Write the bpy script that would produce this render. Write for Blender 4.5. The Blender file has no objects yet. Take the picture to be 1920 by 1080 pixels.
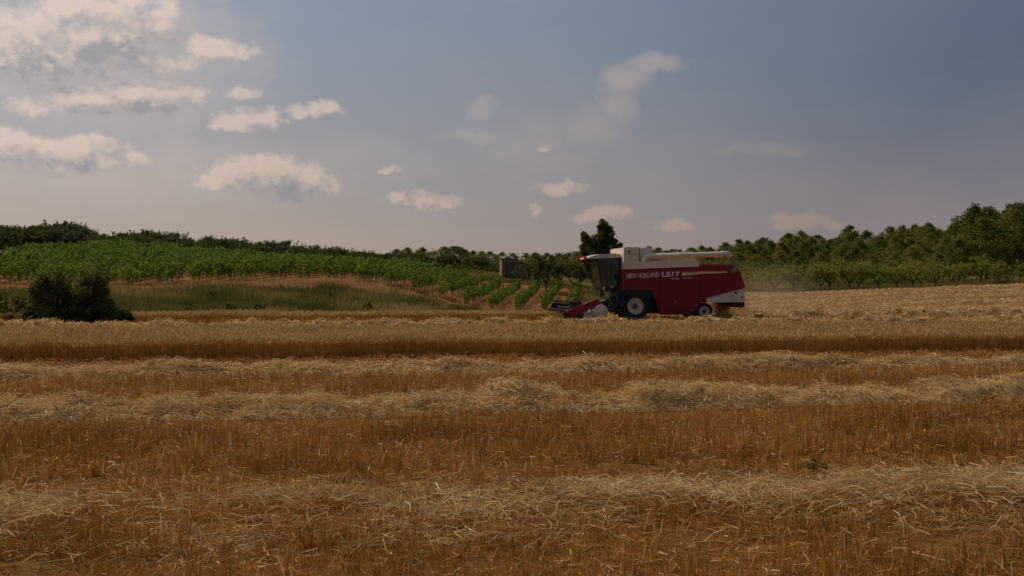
import bpy, bmesh, math, random
import numpy as np
from mathutils import Vector, Matrix

sc = bpy.context.scene
COL = sc.collection
R = math.radians

# ------------------------------------------------------------------ camera
cam = bpy.data.cameras.new('camera')
cam.sensor_width = 36.0
cam.lens = 38.6
cam.clip_start = 0.1
cam.clip_end = 12000
camo = bpy.data.objects.new('camera', cam)
camo.location = (0, 0, 1.7)
camo.rotation_euler = (R(90), 0, 0)
COL.objects.link(camo)
sc.camera = camo

# ------------------------------------------------------------------ light
SUN_AZ, SUN_EL = -52.0, 47.0
sdir = Vector((math.sin(R(SUN_AZ)) * math.cos(R(SUN_EL)), math.cos(R(SUN_AZ)) * math.cos(R(SUN_EL)), math.sin(R(SUN_EL))))
sl = bpy.data.lights.new('sun', 'SUN')
sl.energy = 2.6
sl.angle = R(0.5)
sl.color = (1.0, 0.86, 0.68)
so = bpy.data.objects.new('sun', sl)
so.rotation_euler = sdir.to_track_quat('Z', 'Y').to_euler()
so.location = (-40, 30, 60)
COL.objects.link(so)
sc.view_settings.view_transform = 'Standard'
sc.view_settings.look = 'None'
sc.view_settings.exposure = 0.0
sc.view_settings.gamma = 1.0
sc.view_settings.use_curve_mapping = False
sc.cycles.use_denoising = True
sc.cycles.denoising_prefilter = 'FAST'
sc.cycles.max_bounces = 8
sc.cycles.transparent_max_bounces = 24
sc.cycles.volume_bounces = 1


class NT:
    """small helper to write node trees as expressions"""
    def __init__(s, tree):
        s.t = tree
    def node(s, typ, **kw):
        n = s.t.nodes.new(typ)
        for k, v in kw.items():
            setattr(n, k, v)
        return n
    def put(s, sock, v):
        if isinstance(v, bpy.types.NodeSocket):
            s.t.links.new(v, sock)
        elif v is not None:
            if sock.type == 'RGBA' and hasattr(v, '__len__') and len(v) == 3:
                v = (*v, 1.0)
            sock.default_value = v
    def m(s, op, a, b=None, c=None, clamp=False):
        n = s.node('ShaderNodeMath', operation=op, use_clamp=clamp)
        for i, v in enumerate((a, b, c)):
            s.put(n.inputs[i], v)
        return n.outputs[0]
    def v(s, op, a, b=None, scale=None):
        n = s.node('ShaderNodeVectorMath', operation=op)
        s.put(n.inputs[0], a)
        s.put(n.inputs[1], b)
        if scale is not None:
            s.put(n.inputs[3], scale)
        return n.outputs['Value'] if op in ('DOT_PRODUCT', 'LENGTH') else n.outputs[0]
    def mix(s, f, a, b, mode='MIX'):
        n = s.node('ShaderNodeMix', data_type='RGBA', blend_type=mode)
        s.put(n.inputs['Factor'], f)
        s.put(n.inputs[6], a)
        s.put(n.inputs[7], b)
        return n.outputs[2]
    def rng(s, x, a, b, c=0.0, d=1.0, kind='SMOOTHSTEP'):
        n = s.node('ShaderNodeMapRange', interpolation_type=kind)
        for i, v in enumerate((x, a, b, c, d)):
            s.put(n.inputs[i], v)
        return n.outputs[0]
    def noise(s, vec, scale, detail=4, rough=0.55, dist=0.0, out=0):
        n = s.node('ShaderNodeTexNoise')
        s.put(n.inputs['Vector'], vec)
        n.inputs['Scale'].default_value = scale
        n.inputs['Detail'].default_value = detail
        n.inputs['Roughness'].default_value = rough
        n.inputs['Distortion'].default_value = dist
        return n.outputs[out]
    def xyz(s, x, y, z=0.0):
        n = s.node('ShaderNodeCombineXYZ')
        for i, v in enumerate((x, y, z)):
            s.put(n.inputs[i], v)
        return n.outputs[0]


# ------------------------------------------------------------------ sky
def pxdir(px, py):
    x, y = (px - 960) / 2059, (540 - py) / 2059
    return math.degrees(math.atan2(x, 1)), math.degrees(math.atan2(y, math.hypot(x, 1)))

# cumulus lumps: bearing and height above the horizon (degrees), half widths, strength
def lump(px, py, rx, ry, s=1.0):
    a, e = pxdir(px, py)
    return (a, e, rx / 36.5, ry / 36.5, s)
CUMULUS = [lump(*q) for q in [
    (60, 105, 170, 66, 1.15), (180, 66, 140, 82, 1.25), (265, 45, 85, 60, 1.0), (40, 60, 80, 40, .7), (230, 125, 130, 30, .75),
    (320, 116, 90, 26, .95), (400, 98, 80, 30, 1.1), (90, 198, 75, 26, .9), (150, 184, 90, 40, 1.15), (250, 182, 110, 42, 1.25), (345, 172, 55, 28, .95),
    (30, 282, 105, 42, 1.05), (140, 290, 95, 40, 1.1), (225, 300, 60, 16, .6),
    (458, 172, 38, 15, .9), (460, 226, 84, 27, 1.0), (575, 208, 40, 16, .75), (616, 200, 34, 20, .8),
    (500, 326, 110, 40, 1.25), (545, 345, 85, 48, 1.25), (425, 335, 60, 30, .9),
    (815, 376, 60, 18, .85), (1050, 352, 60, 14, .8), (1130, 404, 55, 18, .9), (1268, 418, 44, 16, .85), (1490, 415, 62, 20, .95), (1545, 428, 45, 12, .6),
    (735, 315, 20, 8, .7), (1025, 275, 14, 10, .6), (1003, 395, 14, 16, .55), (735, 372, 24, 12, .6)]]
CIRRUS = [lump(*q) for q in [
    (1235, 118, 60, 20, 1.0), (1180, 143, 60, 30, .85), (1155, 185, 36, 50, .65), (1110, 235, 70, 50, .45), (1000, 275, 140, 60, .3),
    (905, 205, 34, 26, .5), (890, 252, 80, 12, .45), (1445, 281, 95, 11, .4), (190, 110, 330, 190, .75), (390, 40, 60, 90, .4),
    (200, 310, 460, 90, .6), (640, 300, 200, 40, .25)]]

def lump_group(name, lumps, warp_amp, wscale, nscale, namp, bias, detail):
    g = bpy.data.node_groups.new(name, 'ShaderNodeTree')
    g.interface.new_socket('P', in_out='INPUT', socket_type='NodeSocketVector')
    g.interface.new_socket('H', in_out='OUTPUT', socket_type='NodeSocketFloat')
    n = NT(g)
    gi, go = n.node('NodeGroupInput'), n.node('NodeGroupOutput')
    P = gi.outputs[0]
    w = n.v('SUBTRACT', n.noise(P, wscale, 3, .6, out=1), (.5, .5, .5))
    Q = n.v('ADD', P, n.v('MULTIPLY', w, (warp_amp, warp_amp * .6, 0)))
    acc = None
    for (a, e, rx, ry, st) in lumps:
        d = n.node('ShaderNodeVectorMath', operation='MULTIPLY_ADD')
        n.put(d.inputs[0], Q)
        d.inputs[1].default_value = (1 / rx, 1 / ry, 0)
        d.inputs[2].default_value = (-a / rx, -e / ry, 0)
        f = n.m('MULTIPLY_ADD', n.v('DOT_PRODUCT', d.outputs[0], d.outputs[0]), -st, st)
        acc = f if acc is None else n.m('MAXIMUM', acc, f)
    nz = n.m('SUBTRACT', n.noise(n.v('MULTIPLY', P, (1, 1.35, 1)), nscale, detail, .61), .5)
    n.put(go.inputs[0], n.m('ADD', n.m('ADD', n.m('MAXIMUM', acc, -1.2), bias), n.m('MULTIPLY', nz, namp)))
    return g

world = bpy.data.worlds.new('World')
sc.world = world
world.use_nodes = True
wt = world.node_tree
wt.nodes.clear()
n = NT(wt)
sky = n.node('ShaderNodeTexSky', sky_type='NISHITA')
sky.sun_disc = False
sky.sun_elevation = R(SUN_EL)
sky.sun_rotation = R(SUN_AZ)
sky.altitude = 300
sky.air_density = 1.0
sky.dust_density = 2.0
sky.ozone_density = 1.0
D = n.node('ShaderNodeTexCoord').outputs['Generated']
sep = n.node('ShaderNodeSeparateXYZ')
n.put(sep.inputs[0], D)
az = n.m('MULTIPLY', n.m('ARCTAN2', sep.outputs[0], sep.outputs[1]), 57.2958)
el = n.m('MULTIPLY', n.m('ARCSINE', sep.outputs[2]), 57.2958)
P = n.xyz(az, el, 0)
# summer haze: warm and pale near the horizon, brighter towards the sun
cosang = n.v('DOT_PRODUCT', D, tuple(sdir))
glow = n.rng(cosang, .30, .85, 0, 1, 'LINEAR')
hz = n.m('POWER', n.rng(el, 21, 0, 0, 1, 'LINEAR'), 2.0)
hz = n.m('ADD', hz, n.m('MULTIPLY', n.m('SUBTRACT', n.noise(n.v('MULTIPLY', P, (.06, .16, 1)), 1.0, 5, .55), .5), .42), clamp=True)
bluec = n.mix(glow, (.050, .105, .165), (.31, .37, .457))
warmc = n.mix(glow, (.307, .228, .215), (.61, .465, .315))
graded = n.mix(hz, bluec, warmc)
raw = n.mix(1.0, sky.outputs[0], (.75, .8, .95), 'MULTIPLY')
skyc = n.mix(.92, raw, n.v('SCALE', graded, None, 10.0))
bg0 = n.node('ShaderNodeBackground')
n.put(bg0.inputs[0], skyc)
bg0.inputs[1].default_value = 0.1
# clouds
gc = lump_group('cumulus', CUMULUS, 1.9, .6, .95, 2.9, -.12, 10)
gl = lump_group('cumulus_soft', CUMULUS, 1.9, .6, .95, 2.2, -.12, 4)
def H(vec, grp):
    k = n.node('ShaderNodeGroup')
    k.node_tree = grp
    n.put(k.inputs[0], vec)
    return k.outputs[0]
h0 = H(P, gc)
h1 = H(n.v('ADD', P, (-.5, .8, 0)), gl)
cover = n.rng(h0, -.40, 1.0)
lit = n.rng(n.m('SUBTRACT', h0, h1), -.60, .95, 0, 1)
thick = n.rng(h0, .35, 1.0)
lit = n.m('SUBTRACT', n.m('ADD', lit, .16), n.m('MULTIPLY', thick, .38), clamp=True)
cl_lit = n.mix(glow, (.33, .255, .20), (.95, .75, .62))
cl_sh = n.mix(glow, (.21, .195, .20), (.36, .36, .38))
cl = n.mix(lit, cl_sh, cl_lit)
gci = lump_group('cirrus', CIRRUS, 2.6, .42, .5, .9, 0, 7)
hc = H(P, gci)
ccov = n.m('MULTIPLY', n.rng(hc, -.25, 1.1), .62)
cir = n.mix(glow, (.27, .23, .22), (.72, .60, .55))
c1 = n.mix(ccov, skyc, n.v('SCALE', cir, None, 10.0))
c1 = n.mix(n.m('MULTIPLY', cover, .86), c1, n.v('SCALE', cl, None, 10.0))
bg1 = n.node('ShaderNodeBackground')
n.put(bg1.inputs[0], c1)
bg1.inputs[1].default_value = 0.1
# the cloud field fills the quarter of the sky ahead; elsewhere the sky is clear
fade = n.m('MULTIPLY', n.rng(n.m('ABSOLUTE', az), 50, 40), n.rng(el, 30, 22))
mxw = n.node('ShaderNodeMixShader')
n.put(mxw.inputs[0], fade)
wt.links.new(bg0.outputs[0], mxw.inputs[1])
wt.links.new(bg1.outputs[0], mxw.inputs[2])
wo = n.node('ShaderNodeOutputWorld')
wt.links.new(mxw.outputs[0], wo.inputs[0])
world.cycles.sampling_method = 'MANUAL'
world.cycles.sample_map_resolution = 512

# ------------------------------------------------------------------ helpers
def vnoise(x, y, seed=0):
    """smooth 2-D value noise in 0..1"""
    x, y = np.asarray(x, float), np.asarray(y, float)
    xi, yi = np.floor(x).astype(np.int64), np.floor(y).astype(np.int64)
    fx, fy = x - xi, y - yi
    fx, fy = fx * fx * (3 - 2 * fx), fy * fy * (3 - 2 * fy)
    def hsh(a, b):
        k = (a * 374761393 + b * 668265263 + seed * 982451653) & 0xFFFFFFFF
        k = ((k ^ (k >> 13)) * 1274126177) & 0xFFFFFFFF
        return ((k ^ (k >> 16)) & 0xFFFF) / 65535.0
    a, b, c, d = hsh(xi, yi), hsh(xi + 1, yi), hsh(xi, yi + 1), hsh(xi + 1, yi + 1)
    return (a * (1 - fx) + b * fx) * (1 - fy) + (c * (1 - fx) + d * fx) * fy

def fbm(x, y, seed=0, octs=3):
    s, a, t = 0, .5, 0
    for k in range(octs):
        s = s + a * vnoise(np.asarray(x) * 2 ** k, np.asarray(y) * 2 ** k, seed + k)
        t += a
        a *= .5
    return s / t

def quads(name, V, mats, mi=None, rnd=None, parent=None, faces=None):
    """one mesh object from an (4N,3) array of quad corners"""
    me = bpy.data.meshes.new(name)
    V = np.ascontiguousarray(V, dtype=np.float32)
    if faces is None:
        faces = np.arange(len(V), dtype=np.int32)
    faces = np.ascontiguousarray(faces.ravel(), dtype=np.int32)
    nf = len(faces) // 4
    me.vertices.add(len(V))
    me.vertices.foreach_set('co', V.ravel())
    me.loops.add(4 * nf)
    me.loops.foreach_set('vertex_index', faces)
    me.polygons.add(nf)
    me.polygons.foreach_set('loop_start', np.arange(nf, dtype=np.int32) * 4)
    if mi is not None:
        me.polygons.foreach_set('material_index', np.ascontiguousarray(mi, dtype=np.int32))
    if rnd is not None:
        at = me.attributes.new('rnd', 'FLOAT', 'FACE')
        at.data.foreach_set('value', np.ascontiguousarray(rnd, dtype=np.float32))
    me.update(calc_edges=True)
    for m in (mats if isinstance(mats, (list, tuple)) else [mats]):
        me.materials.append(m)
    if parent == 'mesh':
        return me
    return link(name, me, parent)

def link(name, me, parent=None, loc=None):
    o = bpy.data.objects.new(name, me)
    COL.objects.link(o)
    if parent is not None:
        o.parent = parent
    if loc is not None:
        o.location = loc
    return o

def tag(o, label=None, cat=None, group=None, kind=None):
    for k, v in (('label', label), ('category', cat), ('group', group), ('kind', kind)):
        if v:
            o[k] = v
    return o

def ribbon(b, v, s, taper=1.0):
    """quads: base points b, along vectors v, half-width vectors s"""
    V = np.empty((len(b), 4, 3), np.float32)
    V[:, 0] = b - s
    V[:, 1] = b + s
    V[:, 2] = b + v + s * taper
    V[:, 3] = b + v - s * taper
    return V.reshape(-1, 3)

def bent(b, v, s, sag):
    """two-piece ribbons; sag = offset of the middle point"""
    m = b + v * .5 + sag
    V = np.empty((len(b), 6, 3), np.float32)
    V[:, 0], V[:, 1] = b - s, b + s
    V[:, 2], V[:, 3] = m + s, m - s
    V[:, 4], V[:, 5] = b + v + s * .8, b + v - s * .8
    i = np.arange(len(b), dtype=np.int32)[:, None] * 6
    F = np.stack([i + np.array([[0, 1, 2, 3]]), i + np.array([[3, 2, 4, 5]])], 1).reshape(-1, 4)
    return V.reshape(-1, 3), F

def unit(a):
    return a / np.maximum(np.linalg.norm(a, axis=-1, keepdims=True), 1e-6)

# ------------------------------------------------------------------ materials
def principled(name):
    m = bpy.data.materials.new(name)
    m.use_nodes = True
    t = m.node_tree
    return m, NT(t), t.nodes['Principled BSDF'], t.nodes['Material Output']

def straw_mat(name, c1, c2, c3=None, transl=.25, rough=.55, patch=None):
    m, n, b, out = principled(name)
    at = n.node('ShaderNodeAttribute', attribute_name='rnd')
    col = n.mix(at.outputs['Fac'], c1, c2)
    if c3 is not None:
        col = n.mix(n.rng(at.outputs['Fac'], .9, .97), col, c3)
    pos = n.node('ShaderNodeNewGeometry').outputs['Position']
    if patch is not None:
        col = n.mix(n.rng(n.noise(pos, patch[0], 3), .4, .68), col, n.mix(1.0, col, patch[1], 'MULTIPLY'))
    n.put(b.inputs['Base Color'], col)
    b.inputs['Roughness'].default_value = rough
    b.inputs['Specular IOR Level'].default_value = .16
    tr = n.node('ShaderNodeBsdfTranslucent')
    n.put(tr.inputs[0], col)
    mx = n.node('ShaderNodeMixShader')
    mx.inputs[0].default_value = transl
    n.t.links.new(b.outputs[0], mx.inputs[1])
    n.t.links.new(tr.outputs[0], mx.inputs[2])
    n.t.links.new(mx.outputs[0], out.inputs[0])
    return m

def leaf_mat(name, c1, c2, transl=.35, objvar=.35, tcol=None):
    m, n, b, out = principled(name)
    at = n.node('ShaderNodeAttribute', attribute_name='rnd')
    oi = n.node('ShaderNodeObjectInfo')
    col = n.mix(at.outputs['Fac'], c1, c2)
    hsv = n.node('ShaderNodeHueSaturation')
    n.put(hsv.inputs['Color'], col)
    n.put(hsv.inputs['Value'], n.rng(oi.outputs['Random'], 0, 1, 1 - objvar, 1 + objvar, 'LINEAR'))
    n.put(hsv.inputs['Hue'], n.rng(oi.outputs['Random'], 1, 0,   .472, .518, 'LINEAR'))
    col = hsv.outputs[0]
    n.put(b.inputs['Base Color'], col)
    b.inputs['Roughness'].default_value = .6
    b.inputs['Specular IOR Level'].default_value = .25
    tr = n.node('ShaderNodeBsdfTranslucent')
    n.put(tr.inputs[0], n.mix(1.0, col, tcol or (1.5, 1.6, .7), 'MULTIPLY'))
    mx = n.node('ShaderNodeMixShader')
    mx.inputs[0].default_value = transl
    n.t.links.new(b.outputs[0], mx.inputs[1])
    n.t.links.new(tr.outputs[0], mx.inputs[2])
    n.t.links.new(mx.outputs[0], out.inputs[0])
    return m

def plain(name, col, rough=.5, metal=0.0, spec=.5, dirt=None, dscale=3.0, coat=0.0, bump=0.0):
    m, n, b, out = principled(name)
    c = col
    tc = n.node('ShaderNodeTexCoord').outputs['Object']
    if dirt is not None:
        f = n.rng(n.noise(tc, dscale, 6, .65), .42, .75)
        c = n.mix(n.m('MULTIPLY', f, .6), col, dirt)
        n.put(b.inputs['Roughness'], n.rng(f, 0, 1, rough, min(1, rough + .3), 'LINEAR'))
    else:
        b.inputs['Roughness'].default_value = rough
    n.put(b.inputs['Base Color'], c)
    b.inputs['Metallic'].default_value = metal
    b.inputs['Specular IOR Level'].default_value = spec
    b.inputs['Coat Weight'].default_value = coat
    if bump:
        bp = n.node('ShaderNodeBump')
        bp.inputs['Strength'].default_value = bump
        n.put(bp.inputs['Height'], n.noise(tc, dscale * 6, 6))
        n.t.links.new(bp.outputs[0], b.inputs['Normal'])
    return m

M_STUB = straw_mat('stubble_straw', (.37, .155, .022), (.64, .305, .060), (.85, .62, .33), patch=(.55, (.66, .62, .55)))
M_STRAW = straw_mat('loose_straw', (.56, .35, .12), (.80, .555, .245), (.96, .82, .54), transl=.3, patch=(1.2, (.8, .74, .66)))
M_STUBFAR = straw_mat('pale_stubble', (.48, .27, .075), (.74, .48, .18), (.85, .66, .36), patch=(.2, (.82, .78, .74)))
M_CROP = straw_mat('ripe_crop', (.42, .20, .038), (.54, .31, .075), (.60, .40, .17), patch=(.25, (.85, .82, .75)))
M_GRASS = straw_mat('dry_grass', (.14, .13, .032), (.38, .245, .075), (.50, .36, .14), transl=.35, patch=(.30, (.45, .62, .42)))
M_VINE = leaf_mat('vine_leaf', (.078, .112, .016), (.145, .195, .028), .48, .16)
M_PINE = leaf_mat('pine_needles', (.098, .098, .020), (.185, .170, .038), .36, .34)
M_ALMOND = leaf_mat('almond_leaf', (.145, .150, .030), (.235, .222, .055), .52, .15)
M_HILLT = leaf_mat('hill_tree_leaf', (.054, .060, .014), (.095, .098, .026), .32, .22)
M_BUSH = leaf_mat('bush_leaf', (.060, .064, .016), (.150, .135, .042), .35, .1)
M_STAKE = plain('stake_wood', (.16, .12, .085), .9)
M_WEED = leaf_mat('weed_leaf', (.045, .07, .022), (.08, .105, .035), .3, .1)
M_BARK = plain('bark', (.07, .045, .028), .9, dirt=(.03, .02, .014), dscale=8, bump=.4)

# ------------------------------------------------------------------ terrain
U = np.array([-.75, -.466, -.335, -.22, -.155, -.107, -.06, -.03, 0, .06, .15, .26, .46, .75])
DD = np.array([50, 56, 66, 80, 84, 100, 115, 130, 160, 220, 420, 1200, 4500.])
ZT = np.array([
    [.15, .05, 0, 0, 0, 0, 0, 0, 0, 0, 0, 0, 0, 0],
    [.7, .4, .1, 0, 0, 0, 0, 0, 0, 0, 0, 0, 0, .05],
    [1.5, 1.2, .85, .55, .15, .02, 0, 0, 0, 0, .05, .12, .25, .3],
    [2.1, 1.95, 1.85, 2.2, 2.35, 1.5, .5, .12, 0, 0, .3, .45, .8, 1.0],
    [2.1, 1.95, 1.8, 2.4, 2.5, 2.0, 1.0, .3, -.05, -.05, .35, .55, 1.0, 1.2],
    [3.6, 3.4, 3.1, 3.1, 2.95, 2.7, 2.1, 1.3, 1.0, .9, .9, 1.0, 1.65, 2],
    [5.2, 4.9, 4.5, 3.7, 3.3, 3.1, 2.9, 2.6, 2.3, 1.8, 1.4, 1.35, 2.1, 2.4],
    [6.4, 6.2, 5.6, 4.2, 3.6, 3.7, 3.9, 3.6, 3.2, 2.5, 1.9, 1.9, 2.9, 3.2],
    [7.0, 6.8, 6.1, 4.8, 4.2, 4.2, 4.4, 4.2, 3.8, 3.2, 3.0, 3.5, 5.2, 6],
    [6.5, 6.4, 6.0, 5, 4.6, 4.5, 4.8, 5, 5, 5, 5.5, 6.6, 8, 9],
    [5.0] * 14, [4.0] * 14, [3.0] * 14])

def ground_z(x, y):
    x, y = np.atleast_1d(np.asarray(x, float)), np.atleast_1d(np.asarray(y, float))
    yy = np.maximum(y, 1e-3)
    u = np.clip(x / yy, U[0], U[-1])
    d = np.clip(yy, DD[0], DD[-1])
    ui = np.clip(np.searchsorted(U, u) - 1, 0, len(U) - 2)
    di = np.clip(np.searchsorted(DD, d) - 1, 0, len(DD) - 2)
    fu = (u - U[ui]) / (U[ui + 1] - U[ui])
    fd = (d - DD[di]) / (DD[di + 1] - DD[di])
    z = (ZT[di, ui] * (1 - fu) + ZT[di, ui + 1] * fu) * (1 - fd) + (ZT[di + 1, ui] * (1 - fu) + ZT[di + 1, ui + 1] * fu) * fd
    z = np.where(y < 50, np.where(y > 40, z * (np.clip(y, 40, 50) - 40) / 10, 0), z)
    und = (fbm(x * .35, y * .35, 5) - .5) * .07
    return z + und

def gz(x, y):
    return float(ground_z(x, y)[0])

EDGE_U = np.array([-.75, -.466, -.3, -.15, -.05, 0, .06, .12, .2, .26, .46, .75])
EDGE_D = np.array([50, 52, 56, 64, 70, 72, 74, 84, 103, 109, 110, 112.])
def field_edge(u):
    return np.interp(u, EDGE_U, EDGE_D)
def bank_top(u):
    return np.interp(u, [-.75, -.466, -.155, -.1, -.05, -.03, -.02], [72.5, 73, 76.5, 77, 75, 72, 70])

C10, S10 = math.cos(R(10)), math.sin(R(10))
def rt(x, y):           # across and along the cutting rows
    return -S10 * x + C10 * y, C10 * x + S10 * y
def xy(r, t):
    return -S10 * r + C10 * t, C10 * r + S10 * t

def axis(spec):
    out = [spec[0][0]]
    for a, b, st in spec:
        k = max(1, int(round((b - a) / st)))
        out += list(np.linspace(a, b, k + 1)[1:])
    return np.array(out)

def make_ground():
    xs = axis([(-6000, -900, 850), (-900, -150, 75), (-150, -75, 5), (-75, 75, .8), (75, 150, 5), (150, 900, 75), (900, 6000, 850)])
    ys = axis([(-3000, -200, 700), (-200, -10, 19), (-10, 4, 2), (4, 145, .6), (145, 260, 3), (260, 1000, 40), (1000, 7000, 600)])
    X, Y = np.meshgrid(xs, ys)
    x, y = X.ravel(), Y.ravel()
    z = ground_z(x, y)
    nx, ny = len(xs), len(ys)
    i = (np.arange(ny - 1)[:, None] * nx + np.arange(nx - 1)[None, :]).ravel()
    F = np.stack([i, i + 1, i + nx + 1, i + nx], 1)
    o = quads('ground', np.stack([x, y, z], 1), MAT_GROUND, faces=F)
    o.data.polygons.foreach_set('use_smooth', np.ones(len(F), bool))
    u = np.clip(x / np.maximum(y, 1e-3), -1.5, 1.5)
    wob = (fbm(x * .25, y * .25, 9) - .5) * 3
    fe, bt = field_edge(u), bank_top(u)
    def ss(a):
        return np.clip(a, 0, 1)
    field = ss((fe + wob * .4 - y) / 1.2 + .5) * (y > -1e9)
    bank = ss((bt + wob - y) / 1.5 + .5) * (1 - field) * (u < -.015)
    soil = ss((129 + wob * 2 - y) / 6) * ss((.062 - u) / .02 + .5) * (1 - field) * (1 - bank)
    rest = np.clip(1 - field - bank - soil, 0, 1)
    cf, cb, cs, cr = np.array([.22, .098, .018]), np.array([.12, .095, .034]), np.array([.31, .128, .046]), np.array([.17, .115, .045])
    c = field[:, None] * cf + bank[:, None] * cb + soil[:, None] * cs + rest[:, None] * cr
    at = o.data.color_attributes.new('zone', 'FLOAT_COLOR', 'POINT')
    at.data.foreach_set('color', np.concatenate([c, np.ones((len(c), 1))], 1).astype(np.float32).ravel())
    tag(o, kind='structure')

MAT_GROUND, n, b, out = principled('ground_soil')
za = n.node('ShaderNodeVertexColor', layer_name='zone')
pos = n.node('ShaderNodeNewGeometry').outputs['Position']
f1 = n.noise(pos, 6.0, 8, .7)
f2 = n.noise(pos, .35, 5, .6)
c = n.mix(n.rng(f1, .35, .7), n.mix(1, za.outputs[0], (.55, .5, .45), 'MULTIPLY'), n.mix(1, za.outputs[0], (1.35, 1.3, 1.2), 'MULTIPLY'))
c = n.mix(n.rng(f2, .45, .7), c, n.mix(1, c, (.75, .8, .7), 'MULTIPLY'))
n.put(b.inputs['Base Color'], c)
b.inputs['Roughness'].default_value = 1.0
b.inputs['Specular IOR Level'].default_value = .1
bp = n.node('ShaderNodeBump')
bp.inputs['Strength'].default_value = .7
bp.inputs['Distance'].default_value = .05
n.put(bp.inputs['Height'], n.noise(pos, 9.0, 8, .7))
n.t.links.new(bp.outputs[0], b.inputs['Normal'])
make_ground()

# far wooded ridge
def make_hills():
    xs = np.linspace(-900, 900, 500)
    rows = 14
    V = []
    for k in range(rows):
        f = k / (rows - 1)
        y = 850 + 260 * f
        prof = 12 + 9 * fbm(xs * .006 + 3, xs * 0 + 1, 21) + 19 * np.exp(-((xs - 72) / 42.) ** 2)
        z = 3 + prof * math.sin(f * math.pi * .5) * 1.0 + 5.0 * (fbm(xs * .16, np.full_like(xs, k * .9), 4) - .3) * (f > .05)
        V.append(np.stack([xs, np.full_like(xs, y), z], 1))
    V = np.concatenate(V)
    nx = len(xs)
    i = (np.arange(rows - 1)[:, None] * nx + np.arange(nx - 1)[None, :]).ravel()
    m, n, b, out = principled('hill_wood')
    pos = n.node('ShaderNodeNewGeometry').outputs['Position']
    n.put(b.inputs['Base Color'], n.mix(n.rng(n.noise(pos, .12, 6, .7), .35, .65), (.045, .055, .035), (.09, .10, .06)))
    b.inputs['Roughness'].default_value = 1
    o = quads('hills', V, m, faces=np.stack([i, i + 1, i + nx + 1, i + nx], 1))
    tag(o, kind='structure')
make_hills()

# ------------------------------------------------------------------ stubble, crop, straw
rng = np.random.default_rng(11)
def in_view(x, y, pad=1.5):
    return np.abs(x) < .475 * y + pad

def scatter(n, r0, r1, t0, t1):
    r, t = rng.uniform(r0, r1, n), rng.uniform(t0, t1, n)
    x, y = xy(r, t)
    k = in_view(x, y) & (y > 4.2)
    return x[k], y[k], r[k], t[k]

def stub_height(r, t):
    tall = np.clip((r - 10.0) / .25, 0, 1) * np.clip((14.0 - r) / 1.2, 0, 1)
    h = .11 + .065 * tall
    h = h + .04 * np.clip((r - 17.2) / .5, 0, 1) * np.clip((23 - r) / .5, 0, 1)
    track = np.exp(-((r - 14.1) / .3) ** 2) + np.exp(-((r - 10.0) / .25) ** 2) * .8 + np.exp(-((r - 6.9) / .3) ** 2) * .5 + np.exp(-((r - 20.9) / .35) ** 2) * .6
    return h * (1 - .6 * np.clip(track, 0, 1)) * (.45 + 1.1 * fbm(r * 1.5, t * 1.1, 31, 4))

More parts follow.
